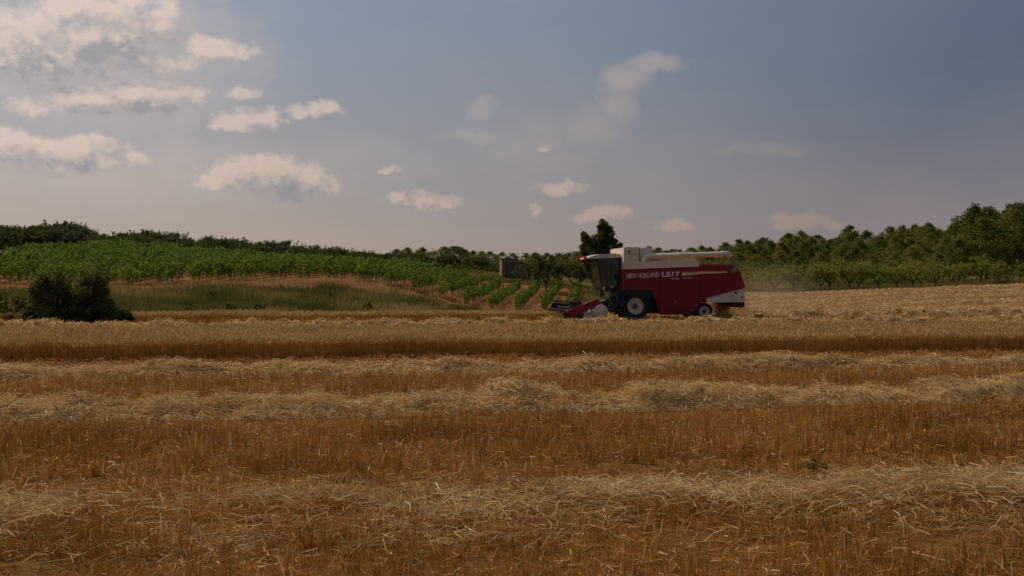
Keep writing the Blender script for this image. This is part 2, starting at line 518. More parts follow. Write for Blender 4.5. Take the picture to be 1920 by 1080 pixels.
def make_stubble(bands, mat, label):
    parts = []
    rn = []
    for (r0, r1, dens, w) in bands:
        tm = r1 * .62 + 3
        t0, t1 = (-tm, tm + r1 * .17) if r0 < 36 else (-.52 * r1, .80 * r1)
        nn = int(dens * (r1 - r0) * (t1 - t0))
        k6 = 6 if r0 < 36 else 4
        x, y, r, t = scatter(nn // k6, r0, r1, t0, t1)
        if r0 >= 36:
            k = (y < field_edge(x / y) - .3)
            x, y, r, t = x[k], y[k], r[k], t[k]
        cl = fbm(x * 2.6, y * 2.6, 41)
        big = fbm(x * .7, y * 1.1, 43)
        k = rng.random(len(x)) < (.16 + 2.4 * np.clip(cl - .30, 0, 1)) * (.45 + 1.1 * big)
        x, y, r, t = x[k], y[k], r[k], t[k]
        # several stalks grow from each root
        th = np.repeat(rng.uniform(.55, 1.3, len(x)), k6)
        tc = np.repeat(rng.random(len(x)), k6)
        x, y, r, t = (np.repeat(q, k6) for q in (x, y, r, t))
        ja, jr = rng.uniform(0, 2 * np.pi, len(x)), np.abs(rng.normal(0, .018 + w, len(x)))
        x, y = x + np.cos(ja) * jr, y + np.sin(ja) * jr
        h = stub_height(r, t) if r0 < 36 else np.full(len(r), .2)
        h = h * th * rng.uniform(.75, 1.2, len(x))
        a = rng.uniform(0, 2 * np.pi, len(x))
        la, ls = ja + rng.normal(0, .7, len(x)), rng.gamma(1.8, .14, len(x))
        v = np.stack([np.cos(la) * ls * h, np.sin(la) * ls * h, h], 1)
        s = np.stack([np.cos(a), np.sin(a), 0 * a], 1) * (w * rng.uniform(.7, 1.5, len(x)) * .5)[:, None]
        b = np.stack([x, y, ground_z(x, y) - .01], 1)
        parts.append(ribbon(b, v, s, .8))
        rn.append(np.where(rng.random(len(x)) < .05, 1.0, np.clip(.65 * tc + .35 * rng.random(len(x)), 0, .89)))
        # loose bits lying between the stalks
        x, y, r, t = scatter(int(nn * .20), r0, r1, t0, t1)
        if r0 >= 36:
            k = (y < field_edge(x / y) - .3)
            x, y, r, t = x[k], y[k], r[k], t[k]
        L = rng.uniform(.03, .13, len(x)) + (rng.random(len(x)) < .06) * rng.uniform(.05, .2, len(x))
        a = rng.uniform(0, 2 * np.pi, len(x))
        v = np.stack([np.cos(a) * L, np.sin(a) * L, rng.normal(0, .25, len(x)) * L], 1)
        s = np.stack([-np.sin(a), np.cos(a), rng.normal(0, .6, len(x))], 1) * (w * .55)
        hz = stub_height(r, t) if r0 < 36 else .12
        b = np.stack([x, y, ground_z(x, y) + rng.uniform(.01, .75, len(x)) * hz], 1)
        parts.append(ribbon(b, v, s, .9))
        rn.append(rng.uniform(.35, 1, len(x)))
    o = quads('stubble', np.concatenate(parts), mat, rnd=np.concatenate(rn))
    tag(o, label, 'stubble', kind='stuff')
make_stubble([(3.6, 9.5, 1300, .0052), (9.5, 14.2, 950, .0064), (14.2, 20, 420, .007), (20, 28.2, 260, .010), (36.6, 54, 70, .018)], M_STUB, 'cut golden brown stubble covering the near field between the straw windrows')
make_stubble([(54, 80, 70, .022), (80, 116, 60, .026)], M_STUBFAR, 'pale tan stubble on the field rising behind the harvester to the almond trees')

def crop_mesh(areas):
    parts, rn, mi = [], [], []
    for (r0, r1, t0, t1, dens, w, hh) in areas:
        x, y, r, t = scatter(int(dens * (r1 - r0) * (t1 - t0)), r0, r1, t0, t1)
        k = (y < field_edge(x / y) - .8) & (r > r0 + .25 * fbm(t * .8, t * 0, 3)) & (fbm(x * 1.1, y * 1.1, 8) > .2)
        x, y, r, t = x[k], y[k], r[k], t[k]
        h = hh * rng.uniform(.78, 1.12, len(x)) * (.86 + .28 * fbm(x * .5, y * .5, 77))
        a = rng.uniform(0, 2 * np.pi, len(x))
        la, ls = rng.uniform(0, 2 * np.pi, len(x)), rng.gamma(1.5, .08, len(x))
        v = np.stack([np.cos(la) * ls * h, np.sin(la) * ls * h, h], 1)
        s = np.stack([np.cos(a), np.sin(a), 0 * a], 1) * (w * .5)
        b = np.stack([x, y, ground_z(x, y) - .01], 1)
        parts.append(ribbon(b, v, s, .7))
        rn.append(rng.random(len(x)) * .9)
        mi.append(np.zeros(len(x)))
        # bearded ears, nodding
        na = la + rng.normal(0, .6, len(x))
        eL = rng.uniform(.07, .13, len(x))
        ev = np.stack([np.cos(na) * eL * .55, np.sin(na) * eL * .55, eL * rng.uniform(.2, .9, len(x))], 1)
        parts.append(ribbon(b + v, ev, s * 2.0, .45))
        rn.append(rng.uniform(.5, 1, len(x)))
        mi.append(np.ones(len(x)))
    return np.concatenate(parts), np.concatenate(rn), np.concatenate(mi)

M_EAR = straw_mat('ripe_ears', (.45, .25, .066), (.56, .34, .11), (.74, .53, .24), transl=.3, patch=(.25, (.85, .85, .8)))
V, rn, mi = crop_mesh([(26.8, 29.5, -20, 26, 620, .010, .43), (29.5, 37.0, -26, 34, 330, .013, .43)])
o = quads('standing_crop', V, [M_CROP, M_EAR], mi=mi, rnd=rn)
tag(o, 'uncut strip of standing ripe cereal crossing the field before the harvester', 'crop', kind='stuff')
V, rn, mi = crop_mesh([(54.2, 58.9, -32, 12.1, 150, .02, .42)])
o = quads('standing_crop', V, [M_CROP, M_EAR], mi=mi, rnd=rn)
tag(o, 'thin band of uncut cereal just ahead of the harvester header', 'crop', kind='stuff')

M_HEAP = plain('heap_straw', (.42, .26, .10), .95, spec=.1, dirt=(.24, .13, .04), dscale=2.2, bump=.9)
def windrow(r0, hw, hgt, t0, t1, dens, w, L0, L1, label, loose=0.0, seed=0, wob=.3, slope=0.0, relief=1.0):
    g = np.random.default_rng(100 + seed)
    # mound
    nt, nr = int((t1 - t0) / .12), 22
    T = np.linspace(t0, t1, nt)
    S = np.linspace(-1, 1, nr)
    TT, SS = np.meshgrid(T, S, indexing='ij')
    def centre(t):
        return r0 + slope * t + (fbm(t * .25, t * 0 + seed, seed) - .5) * 2 * wob
    def height(t, s):
        lump = .12 + relief * (1.3 * fbm(t * 1.5, s * 1.7 + seed, seed + 3, 4)) + .75 * (1 - relief) + .5 * relief * (fbm(t * .35, s * 0, seed + 9) - .5)
        pit = np.clip((fbm(t * 1.9 + 5, s * 1.2, seed + 17, 3) - .56) * 6, 0, 1)
        lump = np.maximum(lump * (1 - .6 * pit * relief), .08)
        return hgt * np.clip(1 - np.abs(s) ** 2.2, 0, 1) * lump
    RR = centre(TT) + SS * hw * (.85 + .3 * fbm(TT * .6, TT * 0 + 2, seed + 5))
    X, Y = xy(RR, TT)
    Z = ground_z(X.ravel(), Y.ravel()).reshape(X.shape) + height(TT, SS) - .015
    i = (np.arange(nt - 1)[:, None] * nr + np.arange(nr - 1)[None, :]).ravel()
    F0 = np.stack([i, i + nr, i + nr + 1, i + 1], 1)
    V0 = np.stack([X.ravel(), Y.ravel(), Z.ravel()], 1)
    # straws laid over it
    nn = int(dens * (t1 - t0) * 2 * hw)
    t, s = g.uniform(t0, t1, nn), g.normal(0, .5 + loose * .35, nn)
    k = np.abs(s) < (1.15 + loose)
    t, s = t[k], s[k]
    thin = fbm(t * .8, s * 1.2, seed + 40)
    k = g.random(len(t)) < np.clip((1.6 if loose < .5 else 2.6) * thin - (.1 if loose < .5 else .75), .06, 1)
    t, s = t[k], s[k]
    r = centre(t) + s * hw
    x, y = xy(r, t)
    hh = height(t, np.clip(s, -1, 1))
    b = np.stack([x, y, ground_z(x, y) + hh * g.uniform(.55, 1.06, len(t)) + g.uniform(0, .07, len(t))], 1)
    L = g.uniform(L0, L1, len(t))
    a = g.uniform(0, 2 * np.pi, len(t))
    # wads of straw share a direction
    a = np.where(g.random(len(t)) < .6, fbm(t * 1.7, s * 2, seed + 60) * 9 + g.normal(0, .5, len(t)), a)
    pit = g.normal(.05, .33, len(t))
    v = np.stack([np.cos(a) * np.cos(pit), np.sin(a) * np.cos(pit), np.sin(pit)], 1) * L[:, None]
    b = b - v * .5
    side = unit(np.cross(v, g.normal(0, 1, (len(t), 3)))) * (w * g.uniform(.6, 1.4, len(t)) * .5)[:, None]
    sag = g.normal(0, .12, (len(t), 3)) * L[:, None]
    sag[:, 2] = np.abs(sag[:, 2]) * .9
    gzb = ground_z(b[:, 0], b[:, 1])
    b[:, 2] = np.maximum(b[:, 2], gzb + .01)
    V1, F1 = bent(b, v, side, sag)
    if loose > .5:          # too thin for a heap: the straws lie straight on the stubble
        V0, F0 = V0[:0], F0[:0]
    V = np.concatenate([V0, V1])
    F = np.concatenate([F0, F1 + len(V0)])
    mi = np.concatenate([np.zeros(len(F0)), np.ones(len(F1))])
    rr = np.repeat(g.random(len(t)), 2)
    o = quads('straw_windrow', V, [M_HEAP, M_STRAW], mi=mi, rnd=np.concatenate([np.zeros(len(F0)), rr]), faces=F)
    o.data.polygons.foreach_set('use_smooth', mi == 0)
    return tag(o, label, 'windrow', 'straw windrows lying across the field')

windrow(8.25, .72, .17, -7, 9, 1350, .0055, .08, .30, 'nearest flattened windrow of scattered pale straw, in the foreground stubble', .7, 1, .3, -.055)
windrow(15.35, .66, .29, -11, 14.5, 1500, .0085, .10, .34, 'tall fluffy windrow of pale straw between the scattered one and the one by the crop', .15, 2, .2, 0.0, 1.25)
windrow(21.8, .60, .25, -15, 20, 950, .011, .10, .34, 'narrow pale straw windrow lying along the front of the uncut crop strip', .1, 3, .25, -.04)
windrow(39.4, .8, .42, -23, 31, 150, .03, .2, .5, 'thin line of pale straw windrow just behind the uncut crop strip', .1, 4)
windrow(47.0, .8, .40, -27, 38, 110, .035, .2, .5, 'low straw windrow between the uncut crop strip and the harvester', .1, 5)
windrow(56.3, .9, .45, 23.5, 46, 150, .035, .2, .5, 'fresh straw windrow trailing right behind the harvester', .1, 6)
for k, (r0, t0, lab) in enumerate([(62.5, 26, 'straw windrow on the rising stubble, next beyond the harvester line'),
                                   (69.5, 28, 'middle straw windrow on the rising stubble behind the harvester'),
                                   (77.0, 31, 'straw windrow on the rising stubble, third below the almond trees'),
                                   (85.0, 34, 'upper straw windrow on the rising stubble, last but one below the almond trees'), (93.0, 37, 'topmost straw windrow on the rising stubble right below the almond trees')]):
    windrow(r0, 1.3, .34, t0, r0 * .78, 80, .035, .2, .5, lab, .1, 10 + k, .6, 0.0, .45)

# ------------------------------------------------------------------ vegetation
def leaves(g, centres, radii, counts, size, flat=.8, up=.0):
    """leaf quads scattered through clumps; returns (4N,3)"""
    out = []
    for c, r, k in zip(centres, radii, counts):
        k = int(k)
        d = unit(g.normal(0, 1, (k, 3)))
        p = np.asarray(c) + d * (np.asarray(r) * np.clip(np.abs(g.normal(.70, .27, (k, 1))), 0, 1.12)) * np.array([1, 1, flat])
        out.append(p)
    p = np.concatenate(out)
    k = len(p)
    a = unit(g.normal(0, 1, (k, 3)) + np.array([0, 0, up]))
    b = unit(np.cross(a, g.normal(0, 1, (k, 3))))
    sz = size * g.uniform(.6, 1.35, (k, 1))
    V = np.empty((k, 4, 3), np.float32)
    V[:, 0] = p - a * sz * .5
    V[:, 1] = p + b * sz * .32
    V[:, 2] = p + a * sz * .5
    V[:, 3] = p - b * sz * .32
    return V.reshape(-1, 3)

def tube_quads(path, rad, sides=6):
    """tapered tube along a polyline as quads"""
    path = np.asarray(path, float)
    rings = []
    for i, p in enumerate(path):
        d = path[min(i + 1, len(path) - 1)] - path[max(i - 1, 0)]
        d = d / max(np.linalg.norm(d), 1e-6)
        ref = np.array([0, 0, 1.]) if abs(d[2]) < .9 else np.array([1., 0, 0])
        s1 = np.cross(d, ref)
        s1 /= np.linalg.norm(s1)
        s2 = np.cross(d, s1)
        an = np.arange(sides) * 2 * np.pi / sides
        rings.append(p + rad[i] * (np.cos(an)[:, None] * s1 + np.sin(an)[:, None] * s2))
    out = []
    for a, b in zip(rings[:-1], rings[1:]):
        for k in range(sides):
            j = (k + 1) % sides
            out += [a[k], a[j], b[j], b[k]]
    return np.array(out, np.float32)

def pine_meshes(seed, h=8.0):
    g = np.random.default_rng(seed)
    lean = g.normal(0, .3, 2)
    trunk = tube_quads([(0, 0, -.3), (lean[0] * .3, lean[1] * .3, h * .35), (lean[0], lean[1], h * .85)], [.2, .15, .05])
    cs, rs, ks = [], [], []
    nb = 52
    wid = h * g.uniform(.27, .35)
    base = g.uniform(.10, .2)
    for i in range(nb):
        f = (i + g.random()) / nb
        z = h * (base + (.93 - base) * f)
        env = (1 - abs(2 * min(1, f * .93 + .12) - 1) ** 2.3) ** .5
        rr = wid * (env * g.uniform(.25, 1.0) ** .5)
        an = g.uniform(0, 2 * np.pi)
        cs.append((lean[0] * f + rr * math.cos(an), lean[1] * f + rr * math.sin(an), z))
        r = h * g.uniform(.07, .125)
        rs.append(r)
        ks.append(66 * (r / (h * .09)) ** 2)
    for q in range(3):
        cs.append((lean[0] + g.normal(0, h * .05), lean[1] + g.normal(0, h * .05), h * g.uniform(.9, .96))); rs.append(h * .06); ks.append(50)
    limbs = [tube_quads([(lean[0] * .5, lean[1] * .5, max(c[2] - h * .12, h * .12)), c], [.06, .02], 4) for c in cs[::4]]
    return np.concatenate([trunk] + limbs), leaves(g, cs, rs, ks, h * .036, .8, .4)

def almond_meshes(seed, h=3.8, leafsize=.15, shoots=0, dens=1.0, spread=.52):
    g = np.random.default_rng(seed)
    th = h * g.uniform(.2, .27)
    segs = [tube_quads([(0, 0, -.2), (.03, .02, th * .6), (.05, .0, th)], [.13, .10, .09])]
    cs, rs, ks = [], [], []
    for i in range(5):
        an = i * 1.257 + g.normal(0, .25)
        e1 = np.array([math.cos(an) * h * .2, math.sin(an) * h * .2, th + h * .2])
        e2 = np.array([math.cos(an) * h * spread * .7, math.sin(an) * h * spread * .7, h * g.uniform(.55, .72)])
        segs.append(tube_quads([(.05, 0, th * .9), e1, e2], [.075, .05, .02], 5))
        for q in range(7):
            f = g.uniform(.35, 1.15)
            c = e1 + (e2 - e1) * f + g.normal(0, h * .085, 3)
            c[2] = max(c[2], th * 1.3)
            cs.append(c); rs.append(h * g.uniform(.075, .125)); ks.append(62 * dens)
    for i in range(10):
        an, rr = g.uniform(0, 6.28), h * .3 * math.sqrt(g.random())
        cs.append(np.array([rr * math.cos(an), rr * math.sin(an), h * g.uniform(.68, .9)]))
        rs.append(h * g.uniform(.08, .12)); ks.append(60 * dens)
    for i in range(shoots):
        an, rr = g.uniform(0, 6.28), h * .38 * math.sqrt(g.random())
        p0 = np.array([rr * math.cos(an), rr * math.sin(an), h * .8])
        for q in range(4):
            cs.append(p0 + np.array([math.cos(an) * .08 * q, math.sin(an) * .08 * q, h * .06 * q]))
            rs.append(.13); ks.append(9)
    return np.concatenate(segs), leaves(g, cs, rs, ks, leafsize, .85)

PROTO = {}
def protos(kind, makers, leafm):
    PROTO[kind] = []
    for tr, lv in makers:
        g = np.random.default_rng(len(lv))
        a = quads(kind + '_trunk', tr, M_BARK, parent='mesh')
        b = quads(kind + '_crown', lv, leafm, rnd=g.random(len(lv) // 4), parent='mesh')
        PROTO[kind].append((a, b))

protos('pine', [pine_meshes(300 + i) for i in range(7)], M_PINE)
protos('almond', [almond_meshes(400 + i, 3.8, .16) for i in range(6)], M_ALMOND)
protos('hilltree', [almond_meshes(500 + i, 4.2, .19, shoots=5, dens=1.5, spread=.66) for i in range(6)], M_HILLT)

prnd = random.Random(5)
def plant(kind, name, x, y, h, h0, label, group, cat='tree', wide=1.0, sink=0.0):
    a, b = PROTO[kind][prnd.randrange(len(PROTO[kind]))]
    e = bpy.data.objects.new(name, None)
    COL.objects.link(e)
    e.empty_display_size = .3
    s = h / h0
    e.location = (x, y, gz(x, y) - sink)
    e.scale = (s * wide, s * wide, s)
    e.rotation_euler = (0, 0, prnd.uniform(0, 6.28))
    link('trunk', a, e)
    link('crown', b, e)
    tag(e, label, cat, group)
    return e

def top_h(px, ytop, d):
    """tree height that brings its top to the sight line seen on the photograph's skyline"""
    x = (px - 960) / 2059 * d
    return x, 1.7 + (540 - ytop) / 2059 * d - gz(x, d)

# --- trees on the left hilltop
HX = [-80, 0, 60, 130, 165, 190, 240, 280, 330, 352, 372, 430, 500, 560, 640, 700, 760, 800]
HY = [420, 420, 417, 413, 428, 441, 431, 430, 436, 449, 440, 440, 447, 455, 461, 468, 474, 482]
px = -70.0
while px < 800:
    for d, off in ((prnd.uniform(133, 136), 9), (prnd.uniform(140, 144), 3), (prnd.uniform(149, 155), -1)):
        p = px + prnd.uniform(-12, 12)
        x, h = top_h(p, np.interp(p, HX, HY) + off + prnd.uniform(-3, 7), d)
        if p > 700 and off < 2:
            continue
        plant('hilltree', 'almond_tree', x, d, max(2.3, min(h, 5.5)), 4.35, 'scraggly dark green almond tree in the line along the left hilltop above the vineyard',
              'almond trees along the left hilltop', wide=1.2)
    px += 25
# --- pines seen past the end of the vineyard
for p, yt, d in [(742, 466, 185), (762, 463, 180), (788, 464, 185), (812, 470, 190), (830, 461, 180), (852, 460, 178), (868, 463, 182), (884, 470, 190), (903, 470, 188), (922, 471, 184),
                 (940, 475, 190), (962, 480, 195), (985, 479, 190), (1003, 474, 180), (1022, 477, 185), (1045, 474, 180), (1066, 473, 178), (1086, 471, 175)]:
    x, h = top_h(p, yt, d)
    plant('pine', 'pine_tree', x, d, max(3.5, h), 8.0, 'small distant pine on the skyline between the vineyard and the tall conifer', 'distant pines on the middle skyline', wide=1.35)
# --- small trees near the hut
for p, yt, d, lab in [(833, 478, 128, 'small slim almond tree standing on red soil, left of a close pair'), (850, 480, 128, 'small almond tree of a close pair on red soil left of the hut'),
                      (800, 484, 124, 'low spreading tree at the far end of the vineyard rows'), (885, 484, 132, 'grey green olive tree on red soil left of the brick hut'),
                      (905, 487, 133, 'small rounded shrubby tree nearest the left side of the brick hut'), (1024, 472, 104, 'broad dense green almond tree just right of the brick hut'),
                      (1078, 486, 106, 'almond tree partly behind the harvester header and reel'), (1008, 486, 112, 'dark green tree tucked behind the right end of the hut'),
                      (1112, 490, 110, 'almond tree seen in front of the harvester cab'), (1140, 485, 112, 'almond tree standing behind the harvester cab glass')]:
    x, h = top_h(p, yt, d)
    plant('hilltree', 'almond_tree', x, d, max(2.0, h), 4.35, lab, None, wide=1.0)

# --- almond trees below the pine wood on the right
for i, (p, yt, d) in enumerate([(1452, 497, 108), (1487, 494, 108), (1512, 496, 109), (1538, 491, 109), (1562, 487, 110), (1592, 488, 110), (1620, 492, 111), (1648, 497, 110), (1678, 500, 111), (1706, 493, 111),
                                (1728, 497, 113), (1760, 494, 115), (1798, 490, 116), (1838, 483, 117), (1870, 484, 119), (1905, 480, 119), (1945, 478, 120),
                                (1430, 500, 118), (1468, 492, 120), (1500, 489, 121), (1535, 484, 122), (1575, 482, 123), (1610, 486, 122), (1660, 490, 123), (1700, 486, 124), (1745, 488, 125), (1790, 482, 126), (1410, 505, 122)]):
    if d > 117.5 and i % 2:
        continue
    x, h = top_h(p + prnd.uniform(-5, 5), yt + prnd.uniform(-6, 7), d + prnd.uniform(-1.5, 1.5))
    plant('almond', 'almond_tree', x, d, max(2.4, h), 3.8, 'green almond tree in the orchard along the field edge below the pine wood' if d < 117.5 else 'almond tree in the back row of the orchard against the pine wood',
          'almond orchard front row' if d < 117.5 else 'almond orchard back row', wide=prnd.uniform(.9, 1.12))

# --- pine wood on the right hillside
SX = [1160, 1230, 1300, 1340, 1380, 1440, 1475, 1500, 1530, 1570, 1592, 1612, 1640, 1680, 1740, 1775, 1800, 1830, 1852, 1872, 1890, 1906, 1960, 2050]
SY = [466, 459, 459, 456, 448, 444, 437, 430, 440, 440, 421, 432, 436, 424, 417, 425, 412, 384, 382, 398, 392, 377, 384, 378]
for d, off, p0 in ((133, 46, 1420), (146, 34, 1390), (160, 25, 1330), (178, 16, 1240), (195, 9, 1180), (213, 4, 1165), (232, 0, 1150)):
    step = (4.0 if d < 175 else 3.2) / d * 2059
    p = p0 + prnd.uniform(0, step)
    while p < 2010:
        dd = d + prnd.uniform(-5, 5)
        q = p + prnd.uniform(-.3, .3) * step
        x, h = top_h(q, np.interp(q, SX, SY) + off * (1.0 if q < 1770 else .55) + prnd.uniform(-2, 9), dd)
        if h > 2.5:
            plant('pine', 'pine_tree', x, dd, min(h, 12), 8.0, 'rounded pine in the dense wood covering the right hillside', 'pines of the right hillside wood', wide=1.2 if h < 8 else .95)
        p += step * prnd.uniform(.8, 1.2)
for p, yt, d, lab in [(1590, 421, 215, 'round topped pine rising above the skyline in the middle of the wood'), (1476, 436, 222, 'small rounded pine breaking the skyline above the left part of the wood'),
                      (1828, 381, 142, 'tall broad pine rising highest over the orchard at the right'), (1856, 386, 146, 'tall pine leaning against the highest broad one in the wood'),
                      (1905, 377, 138, 'tall pine at the right edge of the picture'), (1742, 417, 180, 'broad pine on the skyline left of the tall group'), (1690, 422, 190, 'pine on the skyline between the round topped one and the tall group')]:
    x, h = top_h(p, yt, d)
    plant('pine', 'pine_tree', x, d, h, 8.0, lab, None, wide=.95)

# --- shrubs filling the wood floor
def undergrowth(k, d0, d1, u0, u1, near, h0, h1, seed, mat, label, cut=.3):
    g = np.random.default_rng(seed)
    d = d0 + (d1 - d0) * g.random(k) ** 1.2
    u = g.uniform(u0, u1, k)
    x = u * d
    keep = (d > near(u)) & (fbm(x * .09, d * .09, 4) > cut)
    x, d = x[keep], d[keep]
    z = ground_z(x, d)
    hh = g.uniform(h0, h1, len(x))
    cs = np.stack([x, d, z + hh * .45], 1)
    V = leaves(g, cs, hh * .75, np.full(len(x), 42), .3, .9, .2)
    o = quads('undergrowth', V, mat, rnd=g.random(len(V) // 4))
    tag(o, label, 'undergrowth', kind='stuff')
undergrowth(3600, 124, 249, .09, .54, lambda u: np.interp(u, [.08, .16, .22, .26, .5], [165, 140, 132, 124, 122]), .8, 2.6, 88, M_PINE, 'olive green shrubs filling the floor of the pine wood on the right hillside')
undergrowth(900, 150, 192, -.155, .10, lambda u: 148 + 0 * u, 1.0, 2.5, 89, M_HILLT, 'dark shrubs under the distant pines on the middle skyline', .1)
undergrowth(900, 137, 152, -.58, -.12, lambda u: 136 + 0 * u, .8, 2.0, 90, M_HILLT, 'dark shrubs under the almond trees along the left hilltop', .1)

# --- tall conifer behind the harvester cab
def tall_conifer():
    g = np.random.default_rng(77)
    d = 98.0
    px0 = 1128
    x0 = (px0 - 960) / 2059 * d
    z0 = gz(x0, d)
    e = bpy.data.objects.new('conifer_tree', None)
    COL.objects.link(e)
    e.location = (x0, d, z0)
    cs, rs, ks = [], [], []
    for (X, Y, r) in [(525, 70, 20), (515, 105, 30), (550, 95, 24), (500, 125, 22), (560, 140, 36), (600, 135, 22), (520, 165, 34), (545, 190, 46), (600, 180, 26), (490, 215, 34), (585, 230, 48), (530, 245, 55), (450, 225, 30),
                      (365, 190, 26), (380, 215, 28), (355, 215, 18), (395, 245, 36), (430, 260, 45), (480, 280, 55), (620, 255, 30), (645, 250, 18), (370, 285, 34), (345, 305, 26), (420, 310, 55), (520, 320, 65), (610, 310, 50), (660, 300, 30), (690, 285, 22),
                      (360, 340, 40), (440, 360, 60), (540, 380, 70), (630, 370, 55), (350, 390, 40), (420, 430, 60), (520, 450, 70), (610, 440, 55), (700, 340, 30), (400, 470, 50), (480, 500, 60)]:
        px, py = 1020 + X / 4.8, 400 + Y / 4.8
        k = d / 2059
        c = ((px - px0) * k, g.normal(0, .35), 1.7 + (540 - py) * k - z0)
        rr = r / 4.8 * k * 1.12
        cs.append(c); rs.append(rr); ks.append(60 + 560 * rr)
        cs.append((c[0], c[1] + g.choice([-1, 1]) * g.uniform(.4, .9), c[2] - .2)); rs.append(rr * .8); ks.append(50 + 420 * rr)
    V = leaves(g, cs, rs, ks, .2, .9, .5)
    quads('trunk', tube_quads([(0, 0, -.3), (0, 0, 3), (.1, 0, 6.4)], [.22, .16, .05]), M_BARK, parent=e)
    quads('crown', V, M_PINE, rnd=g.random(len(V) // 4), parent=e)
    tag(e, 'tall dark conifer with a side spire standing up behind the harvester cab', 'tree')
tall_conifer()

# --- bushes at the left field edge
def bush(px, d, hw, h, label, seed, n=26, fill=120):
    g = np.random.default_rng(seed)
    x0 = (px - 960) / 2059 * d
    e = bpy.data.objects.new('bush', None)
    COL.objects.link(e)
    e.location = (x0, d, gz(x0, d))
    cs, rs, ks = [], [], []
    for i in range(n):
        an, f = g.uniform(0, 2 * np.pi), math.sqrt(g.random())
        z = h * g.uniform(.08, .92)
        w = hw * math.sqrt(max(.05, 1 - (z / h) ** 2.4)) * f * .88
        cs.append((w * math.cos(an), w * math.sin(an), z)); rs.append(h * g.uniform(.10, .19)); ks.append(fill)
    V = leaves(g, cs, rs, ks, .10, .9, .2)
    quads('stem', np.concatenate([tube_quads([(0, 0, -.1), (.2 * math.cos(a), .2 * math.sin(a), h * .35), (.5 * hw * math.cos(a), .5 * hw * math.sin(a), h * .7)], [.06, .045, .015], 5) for a in (0, 1.3, 2.6, 3.9, 5.2)]), M_BARK, parent=e)
    quads('foliage', V, M_BUSH, rnd=g.random(len(V) // 4), parent=e)
    return tag(e, label, 'bush')
bush(98, 50.6, 1.15, 2.4, 'large dark bush with a notched top at the left field edge', 1, 60, 230)
bush(178, 50.9, 1.1, 2.35, 'large dark rounded bush, right one of the big pair at the field edge', 2, 64, 230)
bush(138, 50.4, .8, 1.35, 'lower dark bush filling the gap between the two big ones', 5, 34, 220)
bush(232, 51.5, .5, .7, 'low dark bramble clump at the right foot of the big bushes', 3, 30, 200)
bush(60, 50.2, .6, .8, 'low green scrub clump at the left foot of the big bushes', 4, 16, 110)
bush(20, 52, .9, 1.1, 'brown green scrub on the bank at the left edge of the picture', 6, 18, 90)
bush(-15, 53.0, 1.1, 1.5, 'dark scrub running off the left edge of the picture', 10, 26, 120)
bush(38, 54.5, .9, 1.1, 'brownish scrub between the big bushes and the picture edge', 11, 20, 100)
for k, (px, dd, hw, h) in enumerate([(305, 57.5, .35, .5), (352, 59, .3, .4), (432, 61, .45, .55), (486, 60.5, .4, .6), (566, 64, .4, .5), (690, 67.5, .45, .55), (742, 71, .35, .5), (620, 71, .4, .6), (395, 68, .45, .6)]):
    bush(px, dd, hw, h, 'small dark tuft of scrub growing in the grass of the bank', 20 + k, 8, 60)['group'] = 'scrub tufts on the grass bank'
bush(850, 70.5, .5, .6, 'small dark green shrub at the right tip of the grass bank', 7, 12, 60)
bush(982, 124, .9, 1.7, 'dark shrub against the right end of the brick hut', 8, 18, 60)
bush(1878, 112, 1.6, 1.1, 'low light green shrub on the field edge at the far right', 9, 18, 60)

# --- vines
def vine_mesh(seed, nleaf, size, L=1.25):
    g = np.random.default_rng(seed)
    cs, rs, ks = [], [], []
    for i in range(11):
        cs.append((g.normal(0, .12), g.uniform(-L / 2, L / 2), g.uniform(.42, 1.25))); rs.append(g.uniform(.22, .36)); ks.append(nleaf / 14)
    for i in range(5):
        cs.append((g.normal(0, .2), g.uniform(-L / 2, L / 2), g.uniform(1.25, 1.6))); rs.append(g.uniform(.12, .2)); ks.append(nleaf / 18)
    V = leaves(g, cs, rs, ks, size, 1.0, .2)
    T = np.concatenate([tube_quads([(0, 0, -.1), (.03, .05, .4), (0, 0, .75)], [.04, .035, .02], 5), tube_quads([(.1, L * .45, -.1), (.1, L * .45, 1.2)], [.025, .025], 4)])
    return V, T
VNEAR = [vine_mesh(600 + i, 300, .17) for i in range(6)]
VFAR = [vine_mesh(650 + i, 110, .26) for i in range(5)]
VME = []
for V, T in VNEAR:
    g = np.random.default_rng(len(V))
    nt = 2 * 5
    VME.append((quads('grapevine', V, M_VINE, rnd=g.random(len(V) // 4), parent='mesh'), quads('vine_trunk', T[:nt * 4], M_BARK, parent='mesh'), quads('vine_stake', T[nt * 4:], M_STAKE, parent='mesh')))
ROWA = R(5.3)
vines = []
vr = random.Random(9)
x0 = -52.0
while x0 < 6.0:
    u0 = x0 / 84
    d = 83.0 + (1.5 if u0 < -.25 else 0) + vr.uniform(-.5, .5)
    # rows start along the track; the track swings away on the left
    dend = np.interp(u0, [-.7, -.2, -.12, -.06, .05], [133, 130, 116, 110, 107])
    while d < dend:
        xx = x0 + (d - 84) * math.tan(ROWA) + vr.uniform(-.08, .08)
        if vr.random() > .035 and abs(xx / d) < .56:
            vines.append((math.hypot(xx, d), xx, d, u0))
        d += 1.22
    x0 += 2.25 if x0 / 84 < -.13 else 1.95
vines.sort()
vis = [v for v in vines if abs(v[1] / v[2]) < .475]
near = set(id(v) for v in vis[:296])
acc, accr, accm, accf, off = [], [], [], [], 0
